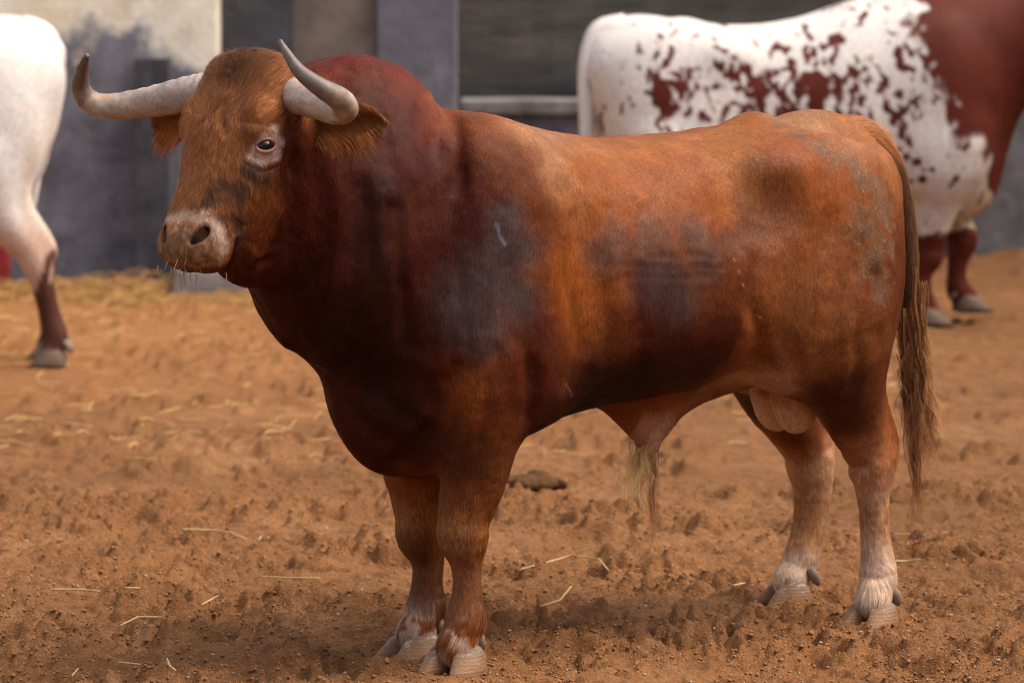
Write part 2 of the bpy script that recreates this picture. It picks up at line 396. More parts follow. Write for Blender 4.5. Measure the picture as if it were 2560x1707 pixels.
POSE = dict(
    nf=dict(y=.15, pts=[(.60, .17, .64, .12), (.603, .16, .45, .078), (.627, .15, .335, .056), (.630, .15, .295, .056), (.622, .15, .235, .0355), (.620, .15, .16, .0335), (.622, .15, .112, .044), (.637, .15, .072, .040), (.653, .15, .042, .045)]),
    ff=dict(y=-.08, pts=[(.60, -.15, .64, .12), (.590, -.10, .43, .076), (.588, -.08, .315, .055), (.586, -.08, .275, .055), (.568, -.08, .215, .0355), (.568, -.08, .15, .0335), (.570, -.08, .104, .044), (.587, -.08, .066, .040), (.603, -.08, .038, .045)]),
    nr=dict(y=.16, pts=[(-.46, .17, .74, .15), (-.52, .17, .56, .09), (-.595, .16, .43, .058), (-.612, .16, .37, .05), (-.622, .16, .30, .038), (-.630, .16, .20, .0345), (-.637, .164, .108, .043), (-.622, .172, .070, .039), (-.604, .180, .040, .043)], hock=[(-.57, .17, .66, .045), (-.61, .165, .56, .030), (-.668, .16, .44, .026), (-.63, .16, .37, .04)]),
    fr=dict(y=-.22, pts=[(-.50, -.17, .74, .15), (-.60, -.20, .53, .085), (-.715, -.215, .39, .056), (-.742, -.22, .33, .054), (-.752, -.22, .26, .047), (-.738, -.22, .17, .040), (-.712, -.22, .092, .043), (-.694, -.218, .062, .039), (-.671, -.214, .038, .043)], hock=[(-.62, -.18, .66, .045), (-.72, -.205, .50, .030), (-.785, -.22, .40, .026), (-.75, -.22, .33, .04)]))
TORSO = [ # x, ztop, zbot, halfwidth, height of the widest level
    (-.745, 1.12, .88, .07, .5), (-.70, 1.16, .78, .122, .5), (-.63, 1.19, .69, .172, .52), (-.55, 1.205, .635, .22, .52), (-.42, 1.212, .62, .242, .5),
    (-.32, 1.224, .612, .262, .48), (-.20, 1.211, .595, .285, .46), (-.05, 1.205, .572, .300, .45), (.15, 1.198, .566, .312, .45),
    (.30, 1.222, .54, .31, .46), (.45, 1.258, .50, .30, .48), (.60, 1.28, .475, .282, .5), (.70, 1.30, .47, .262, .5), (.78, 1.30, .52, .22, .5), (.85, 1.28, .62, .16, .5)]
def body_field(pose=POSE, torso=TORSO):
    f = Field(); torso_op(f, torso)
    for s in (1, -1):
        f.ell((.57, .185 * s, .98), (.17, .11, .26), .12)                 # shoulder blade
        f.ell((.63, .185 * s, .73), (.14, .11, .17), .09)                # point of shoulder
        f.ell((.49, .20 * s, .70), (.13, .085, .15), .08)                 # triceps
        f.ell((-.25, .205 * s, 1.115), (.075, .055, .045), .10)                # hook bone
        f.ell((-.66, .09 * s, 1.06), (.065, .055, .08), .12)                # pin bone
        f.ell((-.45, .16 * s, .88), (.21, .11, .30), .14)                # thigh
        f.ell((-.515, .145 * s, .80), (.125, .085, .20), .12)                 # buttock
        f.ell((-.35, .19 * s, .74), (.10, .07, .14), .12)                 # stifle / flank fold
    f.ell((-.365, 0, 1.195), (.06, .06, .056), .05); f.chain([(-.50, 0, 1.192, .047), (-.57, 0, 1.20, .045), (-.66, 0, 1.185, .036), (-.72, 0, 1.15, .03)], k=.07)   # sacrum and tail head
    for n in ('nf', 'ff', 'nr', 'fr'):
        q = pose[n]; f.chain(q['pts'], k=.05)
        if 'hock' in q: f.chain(q['hock'], k=.04)
    return f
HEAD = head_frame((1.185, .08, 1.412), 10, 64, 0)
def bull_field():
    f = body_field()
    # neck crest, neck, dewlap, brisket
    f.ell((.835, 0, 1.13), (.262, .205, .278), .014)
    f.ell((.85, 0.02, .98), (.25, .225, .30), .07)
    f.cone((.92, .02, 1.10), (1.12, .06, 1.20), .22, .155, .08, sc=(1, .8, 1))
    f.cone((.90, .02, .95), (1.06, .05, 1.08), .17, .135, .08, sc=(1, .75, 1))
    f.chain([(1.08, .05, 1.0, .05), (.965, .04, .935, .05), (.875, .02, .84, .042), (.81, .01, .72, .066), (.785, 0, .62, .095), (.73, 0, .565, .10), (.63, 0, .53, .08)], k=.08, sc=(1, .75, 1))
    f.ell((.68, 0, .61), (.14, .15, .14), .08)
    # sheath and scrotum
    f.cone((-.01, 0, .58), (-.04, 0, .50), .07, .03, .07, sc=(1.1, .6, 1))
    f.cone((-.30, 0, .64), (-.03, 0, .565), .05, .06, .08, sc=(1, .6, 1))
    f.cone((-.035, 0, .51), (-.035, 0, .45), .03, .024, .02)
    for s in (1, -1):
        f.chain([(-.41, .022 * s, .66, .040), (-.45, .038 * s, .58, .052), (-.472, .038 * s, .515, .048), (-.476, .036 * s, .50, .040)], k=.008)
    head_ops(f, *HEAD)
    # creases: behind the jaw, behind the crest, in front of and behind the fore arm
    def crease(pts, r, k, d=0.): f.chain([(x, y + d, z, r) for x, y, z in pts], k, 's')
    crease([(1.134, .212, 1.182), (1.136, .205, 1.12), (1.132, .192, 1.057), (1.143, .177, 1.004), (1.160, .160, .955), (1.160, .128, .905)], .013, .035)
    crease([(.639, .074, 1.302), (.657, .136, 1.276), (.685, .198, 1.238), (.708, .240, 1.171), (.722, .262, 1.109)], .011, .025)
    for sg in (1, -1):      # hollows and muscle grooves of trunk and quarters
        f.ell((-.10, .315 * sg, 1.08), (.10, .045, .10), .10, None, 's'); f.ell((-.56, .125 * sg, 1.262), (.13, .055, .055), .06, None, 's')
        crease([(.42, .318 * sg, 1.10), (.385, .330 * sg, .95), (.385, .330 * sg, .80), (.42, .318 * sg, .66)], .012, .07)
        crease([(-.585, .20 * sg, 1.02), (-.60, .213 * sg, .90), (-.575, .215 * sg, .76)], .006, .06)
    crease([(.764, .085, .474), (.745, .145, .505), (.752, .205, .570), (.770, .235, .66)], .015, .035); crease([(.560, .315, .70), (.545, .305, .64), (.535, .285, .58)], .010, .035)
    return f
def head_ops(f, o, M):
    def W(s, l, n): return o + s * M[0] + l * M[1] + n * M[2]
    def hell(c, r, k=.04, kind='u'): f.ell(W(*c), r, k, rot=M, kind=kind)
    def hcone(a, b, ra, rb, k=.03, kind='u'): f.cone(W(*a), W(*b), ra, rb, k, kind)
    def hchain(pts, k=.03, kind='u'): f.chain([(*W(*p[:3]), p[3]) for p in pts], k, kind)
    # skull and upper jaw as stations along the face: s, n_top, n_bot, halfwidth
    R = np.array([(-.01, -.02, -.15, .11), (.03, .004, -.18, .126), (.10, .016, -.20, .130), (.17, .014, -.20, .122), (.24, .008, -.19, .101), (.32, .004, -.15, .086), (.39, .004, -.125, .082), (.43, .004, -.118, .086), (.49, -.003, -.105, .082)])
    xs, (nt, nb, hw) = smooth_table(R[:, 0], R[:, 1:].T, sig=.018)
    def fn(P):
        q = (P - o) @ M.T; s = np.clip(q[:, 0], R[0, 0], R[-1, 0])
        a, b, w = [np.interp(s, xs, v) for v in (nt, nb, hw)]
        c = (a + b) / 2 + (a - b) * .10; dz = q[:, 2] - c; h = np.where(dz > 0, a - c, c - b)
        p = 3.1
        e = ((np.abs(q[:, 1]) / w) ** p + (np.abs(dz) / h) ** p) ** (1 / p)
        return cap((e - 1) * np.minimum(w, h) * .9, q[:, 0], R[0, 0], R[-1, 0], .03)
    f.add(fn, o - .62, o + .62, .05)
    hell((.03, 0, -.05), (.05, .10, .05), .05)                      # poll
    # lower jaw: two branches that meet in the chin, mouth left a little open
    for s in (1, -1): hchain([(.13, .07 * s, -.20, .055), (.22, .06 * s, -.25, .055), (.31, .04 * s, -.26, .052), (.39, .02 * s, -.225, .045)], .06)
    hchain([(.22, 0, -.21, .06), (.34, 0, -.25, .06), (.405, 0, -.22, .050), (.425, 0, -.17, .036)], .03)
    for s in (1, -1): hchain([(.405, .088 * s, -.092, .006), (.447, .084 * s, -.104, .012), (.490, .068 * s, -.112, .018)], .008, 's')   # corner of the mouth
    for s in (1, -1):
        hell((.150, .104 * s, -.018), (.040, .022, .026), .025)       # brow
        hchain([(.235, .100 * s, -.060, .012), (.29, .090 * s, -.070, .012), (.35, .082 * s, -.075, .008)], .025)     # facial crest
        hell((.25, .125 * s, -.035), (.035, .018, .020), .03, 's')
        hell((.21, .072 * s, -.16), (.12, .045, .10), .06)          # cheek
        hell((.32, .05 * s, -.17), (.10, .035, .05), .05)
        hell((.43, .042 * s, -.055), (.035, .036, .045), .03)       # muzzle pads
        hchain([(.418, .064 * s, -.008, .009), (.432, .055 * s, -.013, .0135), (.448, .042 * s, -.010, .009)], .008, 's')  # nostril
    return
BOUNDS = ((-.98, -.42, -.03), (1.56, .46, 1.52))
COAT = [(0.332,0.126,1.209, 0.32,0.15,0.07),  # coat colour points; belly and chest ones also darkened for shade
 (0.524,0.226,1.239, 0.32,0.15,0.07),
 (0.617,0.198,1.259, 0.22,0.062,0.015),
 (0.269,0.167,1.176, 0.3,0.104,0.027),
 (0.094,0.127,1.179, 0.3,0.104,0.027),
 (-0.052,0.098,1.194, 0.3,0.104,0.027),
 (-0.203,0.064,1.209, 0.3,0.104,0.027),
 (-0.319,0.046,1.235, 0.3,0.104,0.027),
 (-0.449,0.045,1.232, 0.32,0.15,0.07),
 (-0.54,0.059,1.221, 0.32,0.15,0.07),
 (-0.624,0.068,1.204, 0.3,0.104,0.027),
 (0.3,0.236,1.114, 0.245,0.066,0.012),
 (0.151,0.229,1.109, 0.245,0.066,0.012),
 (-0.009,0.211,1.123, 0.245,0.066,0.012),
 (-0.121,0.194,1.148, 0.3,0.104,0.027),
 (0.448,0.277,1.12, 0.32,0.15,0.07),
 (0.442,0.3,1.02, 0.22,0.062,0.015),
 (0.571,0.288,1.151, 0.12,0.03,0.008),
 (0.636,0.27,1.171, 0.12,0.03,0.008),
 (0.531,0.311,1.06, 0.12,0.03,0.008),
 (0.454,0.316,0.893, 0.245,0.066,0.012),
 (0.404,0.295,0.797, 0.245,0.066,0.012),
 (0.471,0.307,0.71, 0.12,0.03,0.008),
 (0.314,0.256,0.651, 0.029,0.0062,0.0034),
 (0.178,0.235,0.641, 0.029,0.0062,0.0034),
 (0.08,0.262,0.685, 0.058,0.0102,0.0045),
 (0.513,0.287,0.618, 0.058,0.0102,0.0045),
 (0.288,0.297,0.745, 0.12,0.03,0.008),
 (0.174,0.304,0.768, 0.058,0.0102,0.0045),
 (-0.002,0.281,0.729, 0.058,0.0102,0.0045),
 (-0.009,0.302,0.825, 0.12,0.03,0.008),
 (-0.073,0.297,0.869, 0.12,0.03,0.008),
 (-0.275,0.277,1.118, 0.245,0.066,0.012),
 (-0.346,0.285,1.03, 0.245,0.066,0.012),
 (-0.268,0.287,0.956, 0.22,0.062,0.015),
 (-0.36,0.298,0.905, 0.2,0.064,0.019),
 (-0.453,0.295,0.93, 0.2,0.064,0.019),
 (-0.203,0.291,0.863, 0.2,0.064,0.019),
 (-0.32,0.302,0.781, 0.2,0.064,0.019),
 (-0.473,0.317,0.794, 0.12,0.03,0.008),
 (-0.549,0.289,0.848, 0.12,0.03,0.008),
 (-0.252,0.279,0.716, 0.2,0.064,0.019),
 (-0.37,0.289,0.662, 0.2,0.064,0.019),
 (-0.436,0.315,0.709, 0.2,0.064,0.019),
 (-0.161,0.267,0.739, 0.22,0.062,0.015),
 (-0.435,0.245,0.558, 0.06,0.018,0.008),
 (-0.497,0.235,0.494, 0.06,0.018,0.008),
 (-0.445,0.205,0.515, 0.12,0.03,0.008),
 (-0.522,0.264,0.554, 0.12,0.03,0.008),
 (-0.577,0.219,0.418, 0.68,0.41,0.26),
 (-0.564,0.189,0.367, 0.68,0.41,0.26),
 (-0.597,0.225,0.447, 0.22,0.062,0.015),
 (-0.593,0.188,0.295, 0.68,0.41,0.26),
 (-0.59,0.169,0.244, 0.32,0.15,0.07),
 (-0.615,0.193,0.225, 0.68,0.41,0.26),
 (-0.605,0.19,0.145, 0.82,0.68,0.58),
 (-0.606,0.205,0.097, 0.82,0.68,0.58),
 (-0.589,0.164,0.104, 0.68,0.41,0.26),
 (-0.419,-0.036,0.506, 0.058,0.0102,0.0045),
 (-0.587,-0.172,0.433, 0.12,0.03,0.008),
 (-0.651,-0.153,0.41, 0.12,0.03,0.008),
 (-0.694,-0.187,0.322, 0.68,0.41,0.26),
 (-0.703,-0.227,0.246, 0.3,0.104,0.027),
 (-0.728,-0.178,0.249, 0.68,0.41,0.26),
 (-0.689,-0.218,0.155, 0.3,0.104,0.027),
 (-0.717,-0.18,0.146, 0.68,0.41,0.26),
 (-0.637,-0.196,0.059, 0.68,0.41,0.26),
 (-0.671,-0.173,0.058, 0.82,0.68,0.58),
 (0.702,0.282,0.666, 0.22,0.064,0.015),
 (0.65,0.288,0.609, 0.22,0.064,0.015),
 (0.719,0.26,0.629, 0.22,0.064,0.015),
 (0.695,0.21,0.523, 0.06,0.018,0.008),
 (0.656,0.249,0.523, 0.22,0.064,0.015),
 (0.665,0.215,0.457, 0.06,0.018,0.008),
 (0.679,0.172,0.389, 0.12,0.03,0.008),
 (0.642,0.215,0.381, 0.22,0.064,0.015),
 (0.683,0.178,0.316, 0.32,0.185,0.09),
 (0.676,0.184,0.279, 0.32,0.185,0.09),
 (0.638,0.21,0.307, 0.22,0.064,0.015),
 (0.654,0.169,0.22, 0.25,0.115,0.065),
 (0.621,0.186,0.219, 0.22,0.064,0.015),
 (0.653,0.168,0.164, 0.25,0.115,0.065),
 (0.594,0.134,0.146, 0.055,0.035,0.03),
 (0.655,0.186,0.102, 0.22,0.062,0.015),
 (0.586,0.155,0.063, 0.22,0.062,0.015),
 (0.639,0.117,0.063, 0.22,0.062,0.015),
 (0.669,-0.096,0.418, 0.22,0.064,0.015),
 (0.647,-0.045,0.393, 0.22,0.064,0.015),
 (0.614,-0.028,0.364, 0.22,0.064,0.015),
 (0.644,-0.066,0.315, 0.32,0.185,0.09),
 (0.623,-0.032,0.298, 0.22,0.064,0.015),
 (0.621,-0.05,0.24, 0.06,0.018,0.008),
 (0.583,-0.039,0.219, 0.22,0.064,0.015),
 (0.595,-0.055,0.161, 0.25,0.115,0.065),
 (0.584,-0.038,0.124, 0.06,0.018,0.008),
 (0.611,-0.049,0.087, 0.22,0.062,0.015),
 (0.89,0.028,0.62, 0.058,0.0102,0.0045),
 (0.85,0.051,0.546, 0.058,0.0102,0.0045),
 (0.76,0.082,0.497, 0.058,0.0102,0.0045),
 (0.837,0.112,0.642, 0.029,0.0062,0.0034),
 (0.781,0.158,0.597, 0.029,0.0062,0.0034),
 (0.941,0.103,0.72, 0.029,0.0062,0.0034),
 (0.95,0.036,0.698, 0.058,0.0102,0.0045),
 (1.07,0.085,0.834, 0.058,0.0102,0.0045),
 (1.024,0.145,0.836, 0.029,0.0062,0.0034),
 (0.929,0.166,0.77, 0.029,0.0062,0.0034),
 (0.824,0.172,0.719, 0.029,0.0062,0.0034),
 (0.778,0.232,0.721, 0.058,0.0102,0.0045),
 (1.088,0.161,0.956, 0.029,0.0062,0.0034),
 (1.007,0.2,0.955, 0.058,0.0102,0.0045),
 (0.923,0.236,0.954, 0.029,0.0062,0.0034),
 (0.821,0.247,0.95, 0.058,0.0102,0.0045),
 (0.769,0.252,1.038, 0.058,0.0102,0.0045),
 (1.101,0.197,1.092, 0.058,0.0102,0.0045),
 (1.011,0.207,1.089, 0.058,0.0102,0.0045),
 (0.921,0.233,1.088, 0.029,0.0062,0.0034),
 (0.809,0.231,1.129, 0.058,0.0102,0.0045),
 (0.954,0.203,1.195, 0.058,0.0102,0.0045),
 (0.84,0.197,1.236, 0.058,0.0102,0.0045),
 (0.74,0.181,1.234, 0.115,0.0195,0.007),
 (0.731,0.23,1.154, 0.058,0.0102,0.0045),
 (0.672,0.118,1.276, 0.22,0.062,0.015),
 (0.738,0.132,1.318, 0.115,0.0195,0.007),
 (0.803,0.115,1.36, 0.115,0.0195,0.007),
 (0.854,0.061,1.396, 0.115,0.0195,0.007),
 (0.902,0.003,1.4, 0.115,0.0195,0.007),
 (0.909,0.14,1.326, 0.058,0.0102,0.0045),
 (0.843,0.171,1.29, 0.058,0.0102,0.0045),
 (0.98,0.084,1.353, 0.115,0.0195,0.007),
 (0.646,0.175,1.259, 0.12,0.03,0.008),
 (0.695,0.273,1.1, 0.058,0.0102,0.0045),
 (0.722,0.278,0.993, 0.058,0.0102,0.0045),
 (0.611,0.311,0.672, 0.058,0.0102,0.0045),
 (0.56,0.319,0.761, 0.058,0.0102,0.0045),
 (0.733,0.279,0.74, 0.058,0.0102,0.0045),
 (0.644,0.31,0.719, 0.22,0.064,0.015),
 (1.201,0.095,1.401, 0.075,0.04,0.026),
 (1.208,0.048,1.4, 0.22,0.085,0.034),
 (1.183,0.131,1.406, 0.22,0.085,0.034),
 (1.233,0.013,1.364, 0.31,0.12,0.043),
 (1.179,0.189,1.367, 0.31,0.12,0.043),
 (1.214,0.107,1.382, 0.075,0.04,0.026),
 (1.221,0.126,1.357, 0.22,0.085,0.034),
 (1.253,0.109,1.314, 0.31,0.12,0.043),
 (1.225,0.194,1.306, 0.31,0.12,0.043),
 (1.277,0.049,1.286, 0.31,0.12,0.043),
 (1.298,0.047,1.233, 0.31,0.12,0.043),
 (1.276,0.143,1.236, 0.31,0.12,0.043),
 (1.253,0.172,1.263, 0.22,0.085,0.034),
 (1.173,0.211,1.271, 0.22,0.085,0.034),
 (1.149,0.207,1.305, 0.31,0.12,0.043),
 (1.256,0.178,1.245, 0.31,0.12,0.043),
 (1.317,0.076,1.164, 0.31,0.12,0.043),
 (1.3,0.148,1.166, 0.31,0.12,0.043),
 (1.263,0.187,1.149, 0.22,0.085,0.034),
 (1.34,0.095,1.104, 0.31,0.12,0.043),
 (1.317,0.158,1.115, 0.22,0.085,0.034),
 (1.264,0.187,1.079, 0.22,0.085,0.034),
 (1.341,0.146,1.08, 0.31,0.12,0.043),
 (1.282,0.183,1.027, 0.22,0.085,0.034),
 (1.213,0.19,1.078, 0.3,0.095,0.024),
 (1.209,0.168,1.006, 0.3,0.095,0.024),
 (1.168,0.202,1.138, 0.22,0.085,0.034),
 (1.221,0.153,0.97, 0.12,0.03,0.008),
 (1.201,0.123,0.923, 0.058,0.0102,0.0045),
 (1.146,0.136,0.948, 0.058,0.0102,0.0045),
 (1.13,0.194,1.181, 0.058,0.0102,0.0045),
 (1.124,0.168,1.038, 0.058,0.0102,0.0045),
 (-0.255,0.187,0.603, 0.55,0.33,0.21),
 (-0.411,0.064,0.545, 0.55,0.33,0.21),
 (-0.437,0.08,0.515, 0.55,0.33,0.21),
 (0.007,0.02,0.479, 0.22,0.062,0.015),
 (-0.008,-0.014,0.446, 0.68,0.41,0.26)]
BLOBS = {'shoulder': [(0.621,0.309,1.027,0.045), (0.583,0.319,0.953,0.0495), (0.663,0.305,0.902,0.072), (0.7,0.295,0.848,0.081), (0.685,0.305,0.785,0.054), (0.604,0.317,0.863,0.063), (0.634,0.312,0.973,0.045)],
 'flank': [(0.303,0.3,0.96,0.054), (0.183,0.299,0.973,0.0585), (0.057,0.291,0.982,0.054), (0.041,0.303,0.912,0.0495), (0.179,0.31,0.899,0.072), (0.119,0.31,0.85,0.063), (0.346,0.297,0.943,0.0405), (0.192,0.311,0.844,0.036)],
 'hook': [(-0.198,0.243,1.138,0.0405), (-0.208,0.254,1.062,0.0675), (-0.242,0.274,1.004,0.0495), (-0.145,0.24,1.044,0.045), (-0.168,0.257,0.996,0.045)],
 'mud': [(-0.382,0.078,1.229,0.0198), (-0.356,0.183,1.204,0.027), (-0.381,0.228,1.176,0.0306), (-0.432,0.243,1.146,0.0324), (-0.488,0.253,1.111,0.0378), (-0.531,0.264,1.061,0.0414), (-0.557,0.271,1.003,0.0396), (-0.524,0.287,0.946,0.0324), (-0.563,0.28,0.925,0.027)],
 'mud2': [(-0.458,0.288,0.987,0.045), (-0.492,0.294,0.889,0.0405), (-0.529,0.297,0.83,0.036)],
 'smut': [(1.308,0.168,1.124,0.0252), (1.264,0.188,1.114,0.027), (1.305,0.186,1.045,0.0234), (1.27,0.181,1.048,0.0234), (1.238,0.198,1.158,0.0234), (1.251,0.168,1.007,0.0198), (1.327,0.156,1.097,0.018), (1.224,0.207,1.14,0.0198)],
 'eyew': [(1.192,0.212,1.243,0.018), (1.211,0.212,1.232,0.0216), (1.221,0.203,1.215,0.0198), (1.216,0.204,1.194,0.0216), (1.234,0.194,1.193,0.0162), (1.189,0.21,1.199,0.0198), (1.18,0.21,1.225,0.0162), (1.206,0.209,1.214,0.0252)],
 'nose': [(1.369,0.046,1.048,0.0126), (1.368,0.066,1.053,0.0126), (1.365,0.086,1.056,0.0126), (1.361,0.103,1.058,0.0126), (1.356,0.121,1.06,0.0135), (1.353,0.14,1.061,0.0135), (1.348,0.156,1.06,0.0144), (1.341,0.17,1.057,0.0144), (1.335,0.182,1.051,0.0144), (1.329,0.188,1.041,0.0144), (1.324,0.194,1.029,0.0144), (1.319,0.196,1.016,0.0135), (1.313,0.195,1.002,0.0126), (1.308,0.193,0.989,0.0117)],
 'muz': [(1.382,0.111,1.009,0.0405), (1.374,0.164,1.003,0.036), (1.39,0.091,0.991,0.0315), (1.374,0.148,0.972,0.0315), (1.349,0.19,0.977,0.0288), (1.344,0.15,1.023,0.0225), (1.328,0.189,0.968,0.018)]}
MARKS = {'scar': [(-0.062,0.292,0.917), (-0.073,0.297,0.878), (-0.083,0.298,0.85), (-0.106,0.292,0.81), (-0.144,0.281,0.779), (-0.16,0.276,0.768)],
 'scratch': [(0.649,0.305,1.028), (0.643,0.309,1), (0.632,0.313,0.982)],
 'nick': [(0.434,0.28,0.652), (0.416,0.274,0.635), (0.405,0.267,0.62)]}
FOLDS = [([(1.063,0.204,1.109), (1.06,0.184,1.001), (1.056,0.145,0.891)], 0.004, 0.018),
 ([(0.964,0.218,1.115), (0.975,0.217,0.982), (0.966,0.187,0.836), (0.901,0.125,0.72)], 0.0045, 0.024),
 ([(0.888,0.241,1.069), (0.869,0.237,0.907), (0.82,0.198,0.757)], 0.006, 0.018),
 ([(0.703,0.238,1.144), (0.765,0.255,1.029), (0.801,0.242,0.886), (0.798,0.214,0.757)], 0.005, 0.03),
 ([(0.546,0.315,1.024), (0.545,0.321,0.897), (0.584,0.32,0.762)], 0.004, 0.03),
 ([(-0.169,0.229,0.678), (-0.151,0.272,0.749), (-0.115,0.292,0.829), (-0.129,0.289,0.904)], 0.006, 0.022),
 ([(-0.356,0.288,0.991), (-0.273,0.296,0.86), (-0.232,0.279,0.746), (-0.269,0.266,0.666)], 0.004, 0.028),
 ([(-0.501,0.3,0.85), (-0.436,0.315,0.709), (-0.439,0.277,0.599)], 0.006, 0.02),
 ([(0.908,0.022,0.658), (0.858,0.062,0.575), (0.78,0.11,0.519)], 0.008, 0.018),
 ([(0.949,0.146,0.76), (0.851,0.1,0.661), (0.785,0.148,0.587)], 0.006, 0.016),
 ([(0.655,0.31,0.738), (0.66,0.293,0.628), (0.658,0.253,0.533)], 0.004, 0.015),
 ([(0.73,0.274,0.694), (0.727,0.239,0.609), (0.698,0.192,0.512)], 0.005, 0.016),
 ([(0.42,0.286,1.037), (0.46,0.316,0.893), (0.411,0.289,0.742)], 0.003, 0.02),
 ([(0.319,0.276,1.051), (0.354,0.299,0.888), (0.318,0.29,0.728)], 0.003, 0.02),
 ([(0.216,0.273,1.048), (0.264,0.311,0.884), (0.227,0.296,0.742)], 0.003, 0.02),
 ([(0.212,0.306,0.936), (0.117,0.307,0.929), (0.015,0.3,0.929)], 0.0012, 0.01),
 ([(0.285,0.308,0.918), (0.143,0.309,0.905), (-0.008,0.302,0.902)], 0.0013, 0.01),
 ([(0.275,0.31,0.894), (0.144,0.31,0.882), (0.005,0.303,0.879)], 0.0013, 0.01),
 ([(1.149,0.207,1.27), (1.134,0.208,1.217), (1.131,0.191,1.163)], 0.004, 0.012),
 ([(1.251,0.17,1.271), (1.236,0.211,1.268), (1.185,0.214,1.262)], 0.003, 0.008),
 ([(1.245,0.191,1.175), (1.218,0.207,1.162), (1.182,0.208,1.17)], 0.003, 0.006),
 ([(1.228,0.198,1.188), (1.208,0.207,1.182), (1.177,0.209,1.19)], 0.002, 0.005),
 ([(1.274,0.141,1.245), (1.273,0.119,1.27), (1.259,0.103,1.305)], 0.003, 0.008),
 ([(1.218,0.116,0.924), (1.198,0.151,0.951), (1.148,0.14,0.958)], 0.005, 0.012),
 ([(1.237,0.096,0.923), (1.226,0.128,0.942), (1.224,0.15,0.97)], 0.004, 0.01),
 ([(0.643,0.108,0.091), (0.655,0.187,0.096), (0.58,0.154,0.089)], 0.004, 0.007),
 ([(0.649,0.107,0.073), (0.616,0.133,0.067), (0.582,0.157,0.071)], 0.003, 0.006),
 ([(0.69,0.157,0.296), (0.663,0.198,0.287), (0.606,0.206,0.294)], 0.0015, 0.01),
 ([(-0.594,0.144,0.101), (-0.599,0.198,0.101), (-0.647,0.21,0.106)], 0.003, 0.008),
 ([(-0.768,-0.171,0.38), (-0.559,0.121,0.381), (-0.562,0.191,0.377)], 0.004, 0.012)]
HAIR_N = 420000
